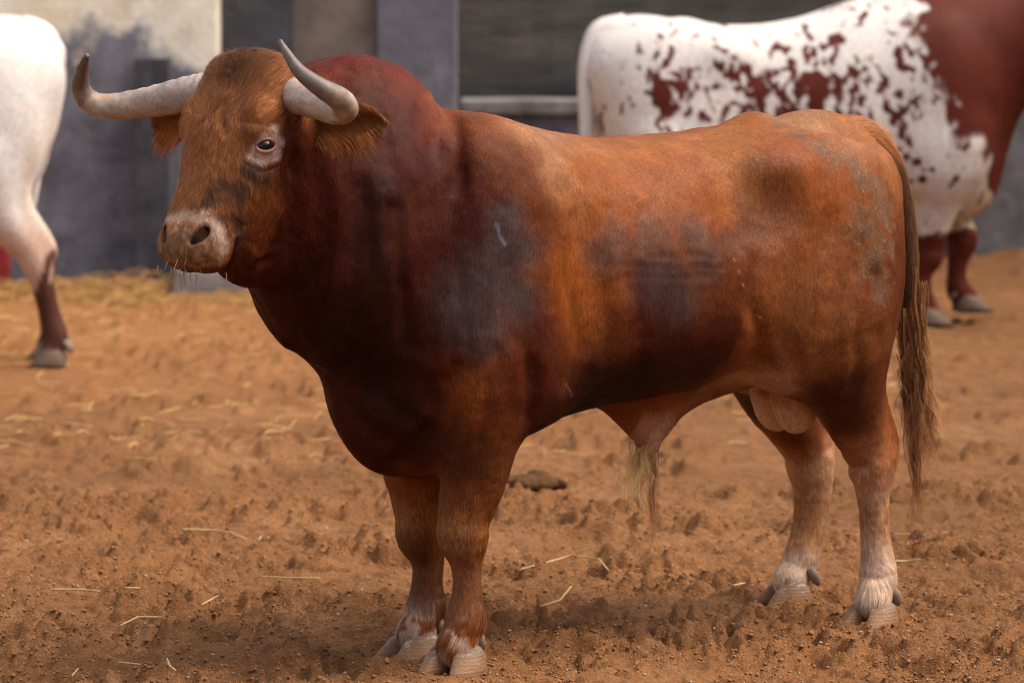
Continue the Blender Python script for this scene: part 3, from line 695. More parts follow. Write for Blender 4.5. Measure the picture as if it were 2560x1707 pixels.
# ------------------------------------------------------------------ coat colours of the red bull, some sheen and shade included
MUDC = np.array((.155, .095, .058)); DARK_SHEEN = np.array((.058, .038, .034))
def blob(P, pts, edge=.35, nz=.5, seed=0, freq=40, grow=1.):
    """0..1 coverage of a union of soft discs with a ragged edge"""
    d = np.full(len(P), 9.)
    for x, y, z, r in pts: d = np.minimum(d, np.linalg.norm(P - (x, y, z), axis=1) / (r * grow))
    d = d + (fbm(P, freq, 2, seed) - .5) * nz * 2
    return 1 - sstep(1 - edge, 1 + edge, d)
def polyd(P, pts):
    d = np.full(len(P), 9.)
    for a, b in zip(pts[:-1], pts[1:]):
        a, b = np.array(a), np.array(b); t = np.clip((P - a) @ (b - a) / ((b - a) @ (b - a)), 0, 1)
        d = np.minimum(d, np.linalg.norm(P - a - t[:, None] * (b - a), axis=1))
    return d
def red_coat(P):
    C = np.array(COAT); C = np.vstack([C, C * (1, -1, 1, 1, 1, 1)])
    keep = ~((C[:, 0] > .98) & (np.arange(len(C)) >= len(COAT))); C = C[keep]
    Q = P + (np.stack([fbm(P, 14, 2, s) for s in (1, 2, 3)], 1) - .5) * .07
    out = np.zeros_like(P)
    for c in range(0, len(P), 20000):
        q = Q[c:c + 20000]; d2 = ((q[:, None, :] - C[None, :, :3]) ** 2).sum(2)
        w = np.exp(-d2 / .0042) + 1e-4 / (d2 + .004) ** 2 * .01
        out[c:c + 20000] = w @ np.log(C[:, 3:]) / w.sum(1)[:, None]
    col = np.exp(out)
    S = P * (1, np.where(P[:, 0] < .95, np.sign(P[:, 1] + 1e-6), 1)[0] if False else 1, 1)
    A = np.column_stack([P[:, 0], np.abs(P[:, 1]), P[:, 2]])
    def lay(m, c): nonlocal col; col = col * (1 - m[:, None]) + np.array(c) * m[:, None]
    lay(.72 * blob(A, BLOBS['shoulder'], .7, .14, 21, 9, 1.12), DARK_SHEEN * (1.15, 1.25, 1.4)); lay(.56 * blob(A, BLOBS['flank'], .8, .14, 22, 9, 1.12), DARK_SHEEN * (1.1, 1.15, 1.2))  # shoulder and flank: dark hair with sky sheen painted into the colour
    lay(.33 * blob(A, BLOBS['hook'], .8, .16, 23, 9, 1.1), DARK_SHEEN * (1.2, .85, .75))  # hip patch: dark hair and painted sheen again, browner
    lay(.62 * blob(A, BLOBS['mud'], .6, 1.0, 24, 38), MUDC); lay(.55 * blob(A, BLOBS['mud2'], .5, .9, 25, 45), MUDC * .8)
    H = P[:, 0] > 1.0
    lay(H * .72 * blob(P, BLOBS['smut'], .5, .9, 26, 60), (.05, .034, .030))
    lay(H * blob(P, BLOBS['muz'], .3, .3, 27, 60), (.40, .23, .135)); lay(H * .75 * blob(P, BLOBS['muz'], .3, 1.0, 31, 90, .8), (.19, .088, .038))
    lay(H * .80 * blob(P, BLOBS['nose'], .75, .55, 28, 50, 1.1), (.60, .44, .34))
    lay(H * .92 * blob(P, BLOBS['eyew'], .5, .35, 29, 45, .88), (.70, .49, .40))
    lay(.75 * (1 - sstep(.0008, .0030, polyd(P + (np.stack([noise(P, 90, 5), noise(P, 90, 6), noise(P, 90, 7)], 1) - .5) * .012, MARKS['scar'])) ), (.50, .33, .25)); lay(.8 * (1 - sstep(.001, .006, polyd(P, MARKS['scratch']))), (.22, .21, .24))
    lay(.3 * (1 - sstep(.001, .004, polyd(P, MARKS['nick']))), (.3, .18, .13))
    o, M = HEAD; qh = (P - o) @ M.T; qh[:, 1] = np.abs(qh[:, 1])
    lay(H * (1 - sstep(.009, .016, polyd(qh, [(.418, .064, -.012), (.432, .055, -.016), (.448, .042, -.014)]))), (.035, .012, .010)); lay(H * (1 - sstep(.012, .020, polyd(qh * (1, .6, 1), [(.41, .050, -.094), (.447, .044, -.106), (.49, .034, -.114)]))), (.022, .008, .007))  # shade inside nostrils and mouth corners put into the colour
    for sg in (1, -1): lay(.95 * (1 - sstep(.050, .060, polyd(P, [(-.435, .034 * sg, .61), (-.45, .038 * sg, .58), (-.472, .038 * sg, .505)]))) * sstep(.665, .62, P[:, 2]), (.74, .47, .30))
    lay(.85 * sstep(.56, .50, P[:, 2]) * (np.abs(P[:, 0] + .035) < .06) * (np.abs(P[:, 1]) < .06), (.50, .27, .175))
    # mottled lower legs
    lay(.5 * sstep(.36, .22, P[:, 2]) * sstep(.52, .66, fbm(P, 45, 2, 33)) * (P[:, 0] < 0), (.20, .095, .05))
    lay(.6 * sstep(.14, .07, P[:, 2]) * sstep(.45, .6, fbm(P, 30, 2, 34)), (.60, .47, .38))
    col = col * (1 + .20 * (fbm(P * (1, 1, .10), 75, 2, 37)[:, None] - .5) * sstep(.5, .7, P[:, 2])[:, None]) * (1 + .22 * (fbm(P, 26, 3, 35)[:, None] - .5) * 2) * (1 + .08 * (fbm(P, 7, 2, 36)[:, None] - .5) * 2)
    return np.clip(col, .003, .9)
# ------------------------------------------------------------------ hair
def hair_material(name, rough=.40, spec=.22):
    t = NT(name); a = t.n('Attribute', _attribute_name='coat'); nr = t.n('Attribute', _attribute_name='nrm')
    tr = t.n('VectorTransform', _vector_type='NORMAL', _convert_from='OBJECT', _convert_to='WORLD', Vector=nr.outputs['Vector'])
    nn = t.n('VectorMath', _operation='NORMALIZE'); t.set(nn, 'i0', tr)
    t.bs(Base__Color=a.outputs['Color'], Roughness=rough, Normal=nn)
    gl = t.n('Attribute', _attribute_name='gls'); t.bs(Specular__IOR__Level=gl.outputs['Fac'])
    return t.m
def strand_material(name):
    t = NT(name); a = t.n('Attribute', _attribute_name='coat'); t.bs(Base__Color=a.outputs['Color'], Roughness=.6); t.b.inputs['Specular IOR Level'].default_value = .12; return t.m
def skin_material(name, rough=.6, bump=.35):
    t = NT(name); a = t.n('Attribute', _attribute_name='coat'); co = t.coord()
    n = t.noise(160, 3, .6, t.mapping(co, (1, 1, .35))); n2 = t.noise(22, 3, .5, co)
    c = t.mix(t.math('MULTIPLY', t.mapr(n, .3, .7), .45), a.outputs['Color'], (.02, .008, .005), 'MULTIPLY')
    t.bs(Base__Color=c, Roughness=rough, Normal=t.bump(t.math('ADD', n, t.math('MULTIPLY', n2, .8)), bump, .006))
    t.b.inputs['Specular IOR Level'].default_value = .12
    return t.m
def vertex_normals(V, F):
    N = np.zeros_like(V); n = np.cross(V[F[:, 2]] - V[F[:, 0]], V[F[:, 3]] - V[F[:, 1]])
    for k in range(4): np.add.at(N, F[:, k], n)
    return N / (np.linalg.norm(N, axis=1)[:, None] + 1e-12)
def sample_quads(V, F, n, weight=None):
    a = np.linalg.norm(np.cross(V[F[:, 2]] - V[F[:, 0]], V[F[:, 3]] - V[F[:, 1]]), axis=1)
    if weight is not None: a = a * weight
    i = rng.choice(len(F), n, p=a / a.sum()); u, v = rng.random(n), rng.random(n)
    w = np.stack([(1 - u) * (1 - v), u * (1 - v), u * v, (1 - u) * v], 1)
    return i, w
def tuft(roots, dirs, nrm, length, width, col, bend, segs=1, wav=0.):
    """flat tapering hairs: roots, unit directions, face normals -> (V, F, attrs); segs pieces each"""
    n = len(roots); side = np.cross(dirs, nrm); side /= np.linalg.norm(side, axis=1)[:, None] + 1e-9
    V, A, C = [], [], []; ph = rng.random(n) * 6.28
    for k in range(segs + 1):
        t = k / segs
        p = roots + dirs * (length * t)[:, None] + bend * (t * t * length)[:, None] + side * (wav * length * t * np.sin(ph + t * 9))[:, None]
        w = width * (1 - .93 * t) * .5
        V += [p - side * w[:, None], p + side * w[:, None]]; A += [nrm, nrm]; C += [col * (.92 + .16 * t), col * (.92 + .16 * t)]
    V = np.stack(V, 1).reshape(-1, 3); A = np.stack(A, 1).reshape(-1, 3); C = np.stack(C, 1).reshape(-1, 3)
    m = 2 * (segs + 1); b = (np.arange(n) * m)[:, None]
    F = np.concatenate([b + np.array([2 * k, 2 * k + 1, 2 * k + 3, 2 * k + 2]) for k in range(segs)])
    return V, F, dict(coat=np.clip(C, .002, .95), nrm=A, gls=np.full((len(V), 3), .08))
def flow(P, N):
    """direction the coat lies in"""
    d = np.tile(np.array((-.75, 0, -.55)), (len(P), 1))
    leg = sstep(.62, .45, P[:, 2])[:, None]; d = d * (1 - leg) + np.array((-.12, 0, -1.)) * leg
    nk = (sstep(.62, .8, P[:, 0]) * sstep(.5, .7, P[:, 2]))[:, None]; d = d * (1 - nk) + np.array((-.45, 0, -.8)) * nk
    o, M = HEAD; q = (P - o) @ M.T
    hd = (sstep(-.30, -.12, q[:, 2]) * sstep(.55, .50, q[:, 0]) * (P[:, 0] > 1.02))[:, None]
    wh = q[:, :2] - (.155, 0.)      # whorl on the forehead
    rad = np.where(wh[:, :1] < 0, -1, 1) * M[0] * .9 + M[1] * (wh[:, 1:] * 6) - M[2] * .25
    d = d * (1 - hd) + rad * hd
    d = d + (np.stack([noise(P, 16, s) for s in (51, 52, 53)], 1) - .5) * .9 + (np.stack([noise(P, 55, s) for s in (54, 55, 56)], 1) - .5) * .7
    d = d - N * (d * N).sum(1)[:, None]
    return d / (np.linalg.norm(d, axis=1)[:, None] + 1e-9)
# ------------------------------------------------------------------ the red bull
BX, BY, BTH = .302009, 10.25542, math.atan2(-.6, -.8)
bull = obj('bull', None, loc=(BX, BY, 0), rotz=BTH, label='horned red brown bull standing broadside in front, head turned to the camera', cat='bull')
bV, bF = mesh_field(bull_field(), *BOUNDS, .0055)
bN = vertex_normals(bV, bF)
# shallow skin relief: folds on neck and shoulder, ribs, muscle ripple
amp = .0035 + .004 * sstep(.55, .8, bV[:, 0]) * sstep(1.0, .95, bV[:, 0])
rel = (fbm(bV * (1, 1, .55), 9, 2, 61) - .5) * 2 * amp + (fbm(bV, 30, 2, 62) - .5) * .0035
rel += .020 * (fbm(bV * (2.2, 2.2, .5), 8, 2, 64) - .5) * sstep(.62, .75, bV[:, 0]) * sstep(1.14, 1.05, bV[:, 0]) * sstep(.5, .62, bV[:, 2])
fold = np.zeros(len(bV)); wob = (np.stack([noise(bV, 14, q) for q in (301, 302, 303)], 1) - .5) * .02
for pts, dep, wd in FOLDS:      # skin folds and muscle edges, each with a soft swell beside it
    A = np.array(pts); lo, hi = A.min(0) - .1, A.max(0) + .1; m = ((bV > lo) & (bV < hi)).all(1); d = polyd(bV[m] + wob[m] * min(1, wd / .015), pts)
    fold[m] += dep * (np.exp(-(d / wd) ** 2) - .45 * np.exp(-((d - 1.9 * wd) / (1.1 * wd)) ** 2))
bV = bV + bN * (rel * sstep(.06, .2, bV[:, 2]) - fold)[:, None]
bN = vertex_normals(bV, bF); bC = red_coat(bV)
SKIN = skin_material('coat_skin'); HAIR = hair_material('coat_hair'); STRAND = strand_material('long_hair')
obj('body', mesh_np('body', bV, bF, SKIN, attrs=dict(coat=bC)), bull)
def coat_hair(V, F, N, C, n, name, parent):
    fc = V[F].mean(1); wt = np.where(fc[:, 1] > -.05, 1., .22); wt = wt * np.where(fc[:, 2] < .012, 0, 1) 
    o, M = HEAD; qf = (fc - o) @ M.T; wt *= np.where(fc[:, 0] > 1.0, 1.7, 1.)
    i, w = sample_quads(V, F, n, wt); Q = F[i]
    P = (V[Q] * w[..., None]).sum(1); nn = (N[Q] * w[..., None]).sum(1); nn /= np.linalg.norm(nn, axis=1)[:, None]; c = (C[Q] * w[..., None]).sum(1)
    q = (P - o) @ M.T; onhead = P[:, 0] > 1.02
    bald = (P[:, 2] < .60) & (P[:, 0] > -.56) & (P[:, 0] < -.38) & (np.abs(P[:, 1]) < .095) & (rng.random(len(P)) < .85)
    skip = bald | onhead & ((np.linalg.norm(q - (.197, .126, -.046), axis=1) < .024) | (np.linalg.norm(q - (.434, .052, -.01), axis=1) < .019) | (np.linalg.norm(q - (.434, -.052, -.01), axis=1) < .019) | (polyd(np.column_stack([q[:, 0], np.abs(q[:, 1]) * .6, q[:, 2]]), [(.41, .050, -.094), (.447, .044, -.106), (.49, .034, -.114)]) < .017))
    P, nn, c, onhead, q = [a[~skip] for a in (P, nn, c, onhead, q)]
    d = flow(P, nn); n = len(P)
    L = .0095 + .005 * rng.random(n); L *= 1 + .6 * sstep(.62, .8, P[:, 0]) * (P[:, 2] > .5)
    L = np.where(onhead & (q[:, 0] < .20), .014 + .009 * rng.random(n), L); L = np.where(onhead & (q[:, 0] < .06), .018 + .014 * rng.random(n), L)
    L = np.where(onhead & (q[:, 0] > .36), .008, L); L = np.where(P[:, 2] < .46, .013 + .007 * rng.random(n), L); L = np.where(P[:, 2] < .12, .020 + .012 * rng.random(n), L)
    L = np.where(onhead & (blob(P, BLOBS['eyew'], .6, .1, 29, 45, 1.2) > .1), .006, L)
    A = np.column_stack([P[:, 0], np.abs(P[:, 1]), P[:, 2]]); mud = blob(A, BLOBS['mud'], .4, .6, 24, 45) + .6 * blob(A, BLOBS['mud2'], .4, .9, 25, 45)
    crust = (rng.random(n) < mud * .055)
    sheen = np.maximum(blob(A, BLOBS['shoulder'], .5, .3, 21, 18), blob(A, BLOBS['flank'], .5, .3, 22, 18))
    wd = np.where(crust, .0045, .0009 + .0005 * rng.random(n)); L = np.where(crust, .013 + .008 * rng.random(n), L)
    lift = .06 + .12 * rng.random(n); lift = np.where(onhead, lift * 2.2, lift); lift = np.where(sheen > .4, lift * .6, lift); lift = np.where(P[:, 2] < .4, lift * 2.0, lift)
    var = np.exp((rng.random(n) - .5) * .55 + (noise(P, 300, 71) - .5) * 1.0 + (noise(P, 90, 72) - .5) * .5)[:, None]
    c = c * var * (1 + (rng.random((n, 3)) - .5) * .12); c = np.where(crust[:, None], MUDC * (.7 + 1.3 * rng.random((n, 1))), c)
    d = d + nn * lift[:, None]; d /= np.linalg.norm(d, axis=1)[:, None]
    jn = nn + (rng.random((n, 3)) - .5) * np.where(sheen > .4, .16, np.where(onhead, .40, .26))[:, None]; jn /= np.linalg.norm(jn, axis=1)[:, None]
    V2, F2, at = tuft(P + nn * .0003, d, jn, L, wd, c, -nn * .25, 1)
    gs = .07 + .30 * sheen + .16 * sstep(.45, .1, P[:, 0]) * sstep(.75, 1.05, P[:, 2]); at['gls'] = np.repeat(np.repeat(gs[:, None], 4, 0), 3, 1)
    obj(name, mesh_np(name, V2, F2, HAIR, attrs=at), parent, kind='stuff')
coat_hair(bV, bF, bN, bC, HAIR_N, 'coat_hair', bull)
# horns: grey, ringed and worn, black towards the tips
HORN_R = [(1.195, -.0539, 1.3283, .044), (1.2167, -.0947, 1.3206, .043), (1.253, -.1635, 1.3052, .038), (1.2879, -.2352, 1.2941, .0335), (1.3301, -.2734, 1.2912, .0295), (1.3598, -.2939, 1.3076, .0265), (1.3816, -.2869, 1.3406, .022), (1.3979, -.2488, 1.3777, .0155), (1.412, -.2131, 1.4, .010), (1.4177, -.1991, 1.4092, .006)]
HORN_L = [(1.1271, .1508, 1.3283, .044), (1.124, .2141, 1.3226, .043), (1.1227, .2932, 1.307, .038), (1.134, .3759, 1.2954, .034), (1.1514, .4332, 1.3007, .03), (1.1851, .461, 1.3209, .0275), (1.2294, .4682, 1.3425, .0235), (1.2699, .4368, 1.3792, .0165), (1.287, .4105, 1.42, .0105), (1.2967, .3959, 1.4472, .006)]
def horn_material():
    t = NT('horn'); a = t.n('Attribute', _attribute_name='coat'); co = t.coord(); n = t.noise(90, 5, .65, co)
    t.bs(Base__Color=t.mix(t.math('MULTIPLY', t.mapr(n, .45, .7), .4), a.outputs['Color'], (.12, .07, .05)), Roughness=.48, Normal=t.bump(n, .25, .004)); return t.m
MH = horn_material()
for pts in (HORN_R, HORN_L):
    S = np.array(spline(pts, 7)); b = MB(); n = 22
    ring = np.array([1 + .022 * math.sin(i * 1.9) * (i < 26) + random.uniform(-.008, .008) for i in range(len(S))])
    tip = S[-1, :3] + (S[-1, :3] - S[-2, :3]) * .8
    b.tube([*S[:, :3], tip], [*(S[:, 3] * ring * .95), .0025], n); V = np.array(b.V); t = np.repeat(np.linspace(0, 1, len(S) + 1), n)
    V = V + (np.stack([fbm(V, 60, 2, s) for s in (1, 2, 3)], 1) - .5) * .003
    pat = fbm(V, 28, 3, 9); dark = sstep(.46, .70, t + (pat - .5) * .55)
    up = np.tile(np.array((.36, .29, .25)), (len(V), 1)) * (.45 + 1.1 * fbm(V * (1, 1, 2.5), 30, 3, 12))[:, None]
    ochre = sstep(.35, .62, fbm(V, 18, 2, 14)) * sstep(.2, .4, t); up = up * (1 - .5 * ochre[:, None]) + np.array((.36, .22, .10)) * .5 * ochre[:, None]
    C = up * (1 - dark[:, None]) + np.array((.105, .082, .075)) * (.8 + .5 * pat[:, None]) * dark[:, None]
    me = bpy.data.meshes.new('horn'); me.from_pydata(V.tolist(), [], b.F); me.update(); me.polygons.foreach_set('use_smooth', [True] * len(me.polygons))
    at = me.attributes.new('coat', 'FLOAT_COLOR', 'POINT'); at.data.foreach_set('color', np.column_stack([C, np.ones(len(C))]).astype(np.float32).ravel())
    me.materials.append(MH); obj('horn', me, bull)
# ears: cupped hairy leaves under the horns
def ear(root, tip, face, wid, droop, fringe):
    root, tip = np.array(root, float), np.array(tip, float); ax = tip - root; Ln = np.linalg.norm(ax); ax /= Ln
    f = np.array(face, float); f -= ax * (f @ ax); f /= np.linalg.norm(f); sd = np.cross(ax, f)       # sd: across
    nu, nv = 18, 13; V = []; 
    for lay in (0, 1):
        for i in range(nu):
            u = i / (nu - 1); w = wid * (.40 + 1.5 * u * (1 - u) * 1.35 - .2 * u) * (1 if u < .8 else math.sqrt(max(.02, 1 - ((u - .8) / .2) ** 2)))
            for j in range(nv):
                v = -1 + 2 * j / (nv - 1); cup = (1 - v * v)
                p = root + ax * Ln * u + sd * v * w - f * (.020 * cup * (1 - .35 * u) * (1 - .5 * abs(u - .5))) + np.array((0, 0, -droop * u * u))
                V.append(p - f * (.0045 * lay * (1 - .9 * v * v)))
    F = []
    for lay in (0, 1):
        for i in range(nu - 1):
            for j in range(nv - 1):
                a = lay * nu * nv + i * nv + j; q = (a, a + 1, a + nv + 1, a + nv); F.append(q if lay == 0 else q[::-1])
    V = np.array(V); F = np.array(F); c0 = np.array((.28, .098, .029)); C = np.tile(c0, (len(V), 1)); C[:nu * nv] *= np.array((.8, .7, .65))
    N = vertex_normals(V, F)
    e = obj('ear', mesh_np('ear', V, F, SKIN, attrs=dict(coat=C)), bull)
    idx, w = sample_quads(V, F, fringe); Q = F[idx]; P = (V[Q] * w[..., None]).sum(1); nn = (N[Q] * w[..., None]).sum(1); nn /= np.linalg.norm(nn, axis=1)[:, None] + 1e-9
    rel = P - root; u = rel @ ax / Ln; v = rel @ sd / wid; ed = sstep(.25, .8, np.abs(v)) 
    d = ax * .85 + sd * (v * .30)[:, None] + f * .40 + np.array((0, 0, -.38))
    d = d + (rng.random((len(P), 3)) - .5) * .45; d /= np.linalg.norm(d, axis=1)[:, None]
    L = (.017 + .046 * ed * rng.random(len(P)) ** 1.6 + .013 * rng.random(len(P))) * (1 - .25 * sstep(.8, 1, u))
    col = (c0 * (1 + 1.5 * (ed * rng.random(len(P)))[:, None]) * np.exp((rng.random((len(P), 1)) - .5) * .7)) * (1, 1 + .15 * ed[0], 1)
    jn = nn * .6 + f * .5 + (rng.random((len(P), 3)) - .5) * .7; jn /= np.linalg.norm(jn, axis=1)[:, None]
    V2, F2, at = tuft(P, d, jn, L, np.full(len(P), .0013), col, np.tile(np.array((0, 0, -.25)), (len(P), 1)), 2)
    obj('ear_hair', mesh_np('ear_hair', V2, F2, HAIR, attrs=at), e, kind='stuff')
ear((1.085, .150, 1.260), (.985, .335, 1.285), (.62, .72, .12), .054, .012, 15000)
ear((1.205, -.120, 1.268), (1.20, -.262, 1.262), (.9, -.1, -.3), .050, .015, 6000)
# eyes with lids, nostril linings
def flat_mat(name, c, rough, spec=.5, coat=0.):
    t = NT(name); n = t.noise(120, 3, .5, t.coord()); t.bs(Base__Color=t.mix(t.mapr(n, .3, .7), c, tuple(x * .75 for x in c)), Roughness=rough)
    t.b.inputs['Specular IOR Level'].default_value = spec; t.b.inputs['Coat Weight'].default_value = coat; t.b.inputs['Coat Roughness'].default_value = .05; return t.m
M_EYE = flat_mat('eyeball', (.010, .006, .005), .15, .35, .2); M_LID = flat_mat('eyelid_skin', (.42, .20, .165), .5); M_LASH = flat_mat('lash', (.16, .09, .06), .6)
def hw(s, l, n): return HEAD[0] + s * HEAD[1][0] + l * HEAD[1][1] + n * HEAD[1][2]
for sg in (1, -1):
    c = hw(.197, .1165 * sg, -.048); o, M = HEAD
    outv = M[1] * sg * .84 + M[2] * .50 + M[0] * .1; outv /= np.linalg.norm(outv); upv = np.array((0, 0, 1.)) - M[1] * sg * .12; upv -= outv * (upv @ outv); upv /= np.linalg.norm(upv); ax = np.cross(upv, outv)
    V = []; F = []; nu, nv = 20, 14
    for i in range(nv + 1):
        th = math.pi * i / nv
        for j in range(nu):
            a = 2 * math.pi * j / nu; V.append(c + .0225 * math.sin(th) * math.cos(a) * ax + .0158 * math.sin(th) * math.sin(a) * upv + .0190 * math.cos(th) * outv)
    for i in range(nv):
        for j in range(nu): F.append((i * nu + j, (i + 1) * nu + j, (i + 1) * nu + (j + 1) % nu, i * nu + (j + 1) % nu))
    e = obj('eye', mesh_np('eye', np.array(V), np.array(F), M_EYE), bull)
    for top in (1, -1):
        b = MB(); pts = []; rr = []
        for k in range(15):
            a = math.pi * k / 14; x = math.cos(a) * .0215; y = math.sin(a) * (.0145 if top > 0 else .0138) * top
            zz = .0085 + .0035 * math.sin(a)
            pts.append(c + x * ax + y * upv + zz * outv); rr.append(.0026 + .0022 * math.sin(a))
        b.tube(pts, rr, 8).build('eyelid', M_LID, bull, smooth=True)
    b = MB()
    for k in range(13):
        a = math.pi * (k + 1) / 14; x = math.cos(a) * .020; y = math.sin(a) * .0135
        p = c + x * ax + y * upv + .0125 * outv; q = p + outv * .012 + upv * .004 + ax * x * .4
        b.tube([p, (p + q) / 2 - upv * .002, q], [.0005, .0004, .0002], 4)
    b.build('eyelash', M_LASH, bull)
# whiskers and bits of wet feed hanging from the lips
b = MB()
for k in range(22):
    s, l, n = .46 + .045 * random.random(), random.uniform(-.07, .08), random.uniform(-.10, .0); p = hw(s, l, n)
    d = HEAD[1][0] * .6 + HEAD[1][1] * (l * 9) + HEAD[1][2] * random.uniform(-.2, .5) + np.array((0, 0, -.5)); d = d / np.linalg.norm(d) * random.uniform(.008, .020)
    b.tube([p - d * .6, p + d * .5, p + d + np.array((0, 0, -.004))], [.0005, .0004, .0002], 4)
b.build('whiskers', flat_mat('whisker', (.55, .42, .30), .5), bull, kind='stuff')
b = MB()
for k in range(9):
    p = hw(.505, random.uniform(-.06, .06), random.uniform(-.06, -.01)); b.tube([p, p + np.array((.002, 0, -.012)), p + np.array((random.uniform(-.006, .006), 0, -random.uniform(.015, .04)))], [.0014, .0012, .0006], 5)
b.build('wet_feed', flat_mat('wet_feed', (.35, .26, .14), .4), bull, kind='stuff')
# hooves: two claws and two dew claws a foot
def claw_mesh(sgn, L, W, H):
    """one claw, toe towards +x, inner wall flat at y=0, outer wall curved to y=sgn*W"""
    V = []; rows = [(0, 1.0, 1.0), (.35, .86, .96), (.75, .68, .88), (.97, .56, .76), (1.08, .36, .45)]; n = 16
    for h, sx, sy in rows:
        for k in range(n):
            a = 2 * math.pi * k / n; cx, cy = math.cos(a), math.sin(a)
            x = (.55 if cx > 0 else .45) * L * abs(cx) ** .85 * (1 if cx > 0 else -1); y = W * .5 + W * .5 * abs(cy) ** .75 * (1 if cy > 0 else -1)
            toe = max(0, cx) ** 2; y = y * (1 - .42 * toe)
            V.append((x * sx + (1 - sx) * L * -.42, sgn * y * sy, H * h * (1 - .36 * max(0, -cx) - .10 * toe) - .004))
    F = [(r * n + k, r * n + (k + 1) % n, (r + 1) * n + (k + 1) % n, (r + 1) * n + k) for r in range(4) for k in range(n)]
    F += [tuple(range(n))[::-1], tuple(range(4 * n, 5 * n))]
    if sgn < 0: F = [f[::-1] for f in F]
    return V, F
def hoof_material():
    t = NT('hoof_horn'); co = t.coord('Generated'); ob = t.coord(); n = t.noise(5, 4, .6, co); n2 = t.noise(120, 4, .65, ob); z = t.n('SeparateXYZ', Vector=ob).outputs[2]
    ring = t.math('SINE', t.math('ADD', t.math('MULTIPLY', z, 780.), t.math('MULTIPLY', n, 9.)))          # growth rings
    c = t.mix(t.mapr(n, .38, .60), (.115, .078, .056), (.21, .155, .12)); c = t.mix(t.math('MULTIPLY', t.mapr(n, .56, .64), .85), c, (.52, .45, .40))
    c = t.mix(t.math('MULTIPLY', t.mapr(ring, -.2, .9), .10), c, (.08, .055, .04)); c = t.mix(t.math('MULTIPLY', t.mapr(n2, .48, .62), .55), c, (.23, .125, .062))
    dirt = t.mapr(t.math('ADD', z, t.math('MULTIPLY', t.math('SUBTRACT', n2, .5), .09)), .012, .040, 1., 0.); c = t.mix(t.math('MULTIPLY', dirt, .9), c, (.22, .105, .044))
    t.bs(Base__Color=c, Roughness=.62, Normal=t.bump(t.math('ADD', t.math('MULTIPLY', ring, .10), n2), .55, .004)); return t.m
M_HOOF = hoof_material(); M_DEW = flat_mat('dew_claw', (.24, .17, .13), .7)
def hoof(x, y, yaw, front=True, splay=11, parent=None, z=0., mat=None):
    parent = parent or bull
    L, W, H = (.152, .074, .074) if front else (.144, .065, .070)
    for sg in (1, -1):
        V, F = claw_mesh(sg, L, W, H); a = yaw + math.radians(splay) * sg; ca, sa = math.cos(a), math.sin(a)
        MB().add([(x + (vx + .012) * ca - (vy + .006 * sg) * sa, y + (vx + .012) * sa + (vy + .006 * sg) * ca, vz + z) for vx, vy, vz in V], F).build('hoof', mat or M_HOOF, parent, smooth=True)
        ca, sa = math.cos(yaw), math.sin(yaw); px, py = -.062, .030 * sg
        c = np.array((x + px * ca - py * sa, y + px * sa + py * ca, .082 + z)); b = np.array((-ca * .6, -sa * .6, -1)) 
        MB().tube([c + b * -.016, c, c + b * .018, c + b * .028], [.010, .015, .012, .005], 10).build('dew_claw', M_DEW, parent, smooth=True)
GZ = -.022      # soil level under the feet
hoof(.660, .152, math.radians(22), z=GZ); hoof(.612, -.080, math.radians(-2), z=GZ); hoof(-.594, .184, math.radians(14), False, z=GZ - .004); hoof(-.658, -.212, math.radians(-14), False, z=GZ)
# tail and its switch
TAIL = [(-.64, 0, 1.192, .050), (-.71, 0, 1.184, .047), (-.768, 0.006, 1.148, .040), (-.812, .014, 1.085, .033), (-.840, .024, .99, .027), (-.849, .032, .88, .0245), (-.851, .034, .78, .0220), (-.851, .035, .69, .019), (-.853, .034, .61, .014), (-.860, .032, .55, .009)]
S = np.array(spline(TAIL, 5)); b = MB(); b.tube(S[:, :3], S[:, 3], 14); tV = np.array(b.V); tF = np.array([f for f in b.F if len(f) == 4]); tN = vertex_normals(tV, tF)
tC = np.tile(np.array((.27, .12, .050)), (len(tV), 1)); tC[tV[:, 2] > 1.12] = (.36, .15, .06)
drk = sstep(.0, .6, tN @ np.array((.55, .83, 0))) * sstep(1.18, 1.1, tV[:, 2]) * sstep(.60, .75, tV[:, 2]); tC = tC * (1 - .75 * drk[:, None]) + np.array((.06, .038, .024)) * .75 * drk[:, None]  # tail darker along its left front side, between root and switch
tail = obj('tail', mesh_np('tail', tV, tF, SKIN, attrs=dict(coat=tC)), bull)
i, w = sample_quads(tV, tF, 9000); Q = tF[i]; P = (tV[Q] * w[..., None]).sum(1); nn = (tN[Q] * w[..., None]).sum(1); nn /= np.linalg.norm(nn, axis=1)[:, None]
tt = np.zeros_like(P); k = np.abs(P[:, None, 2] - S[None, :, 2]).argmin(1); k = np.clip(k, 0, len(S) - 2); tt = S[k + 1, :3] - S[k, :3]; tt /= np.linalg.norm(tt, axis=1)[:, None]
d = tt + nn * .22 + (rng.random((len(P), 3)) - .5) * .25; d /= np.linalg.norm(d, axis=1)[:, None]; c = (tC[Q] * w[..., None]).sum(1) * np.exp((rng.random((len(P), 1)) - .5) * .9)
V2, F2, at = tuft(P, d, nn, .018 + .022 * rng.random(len(P)), np.full(len(P), .0014), c, -nn * .2, 1); obj('tail_hair', mesh_np('tail_hair', V2, F2, HAIR, attrs=at), tail, kind='stuff')
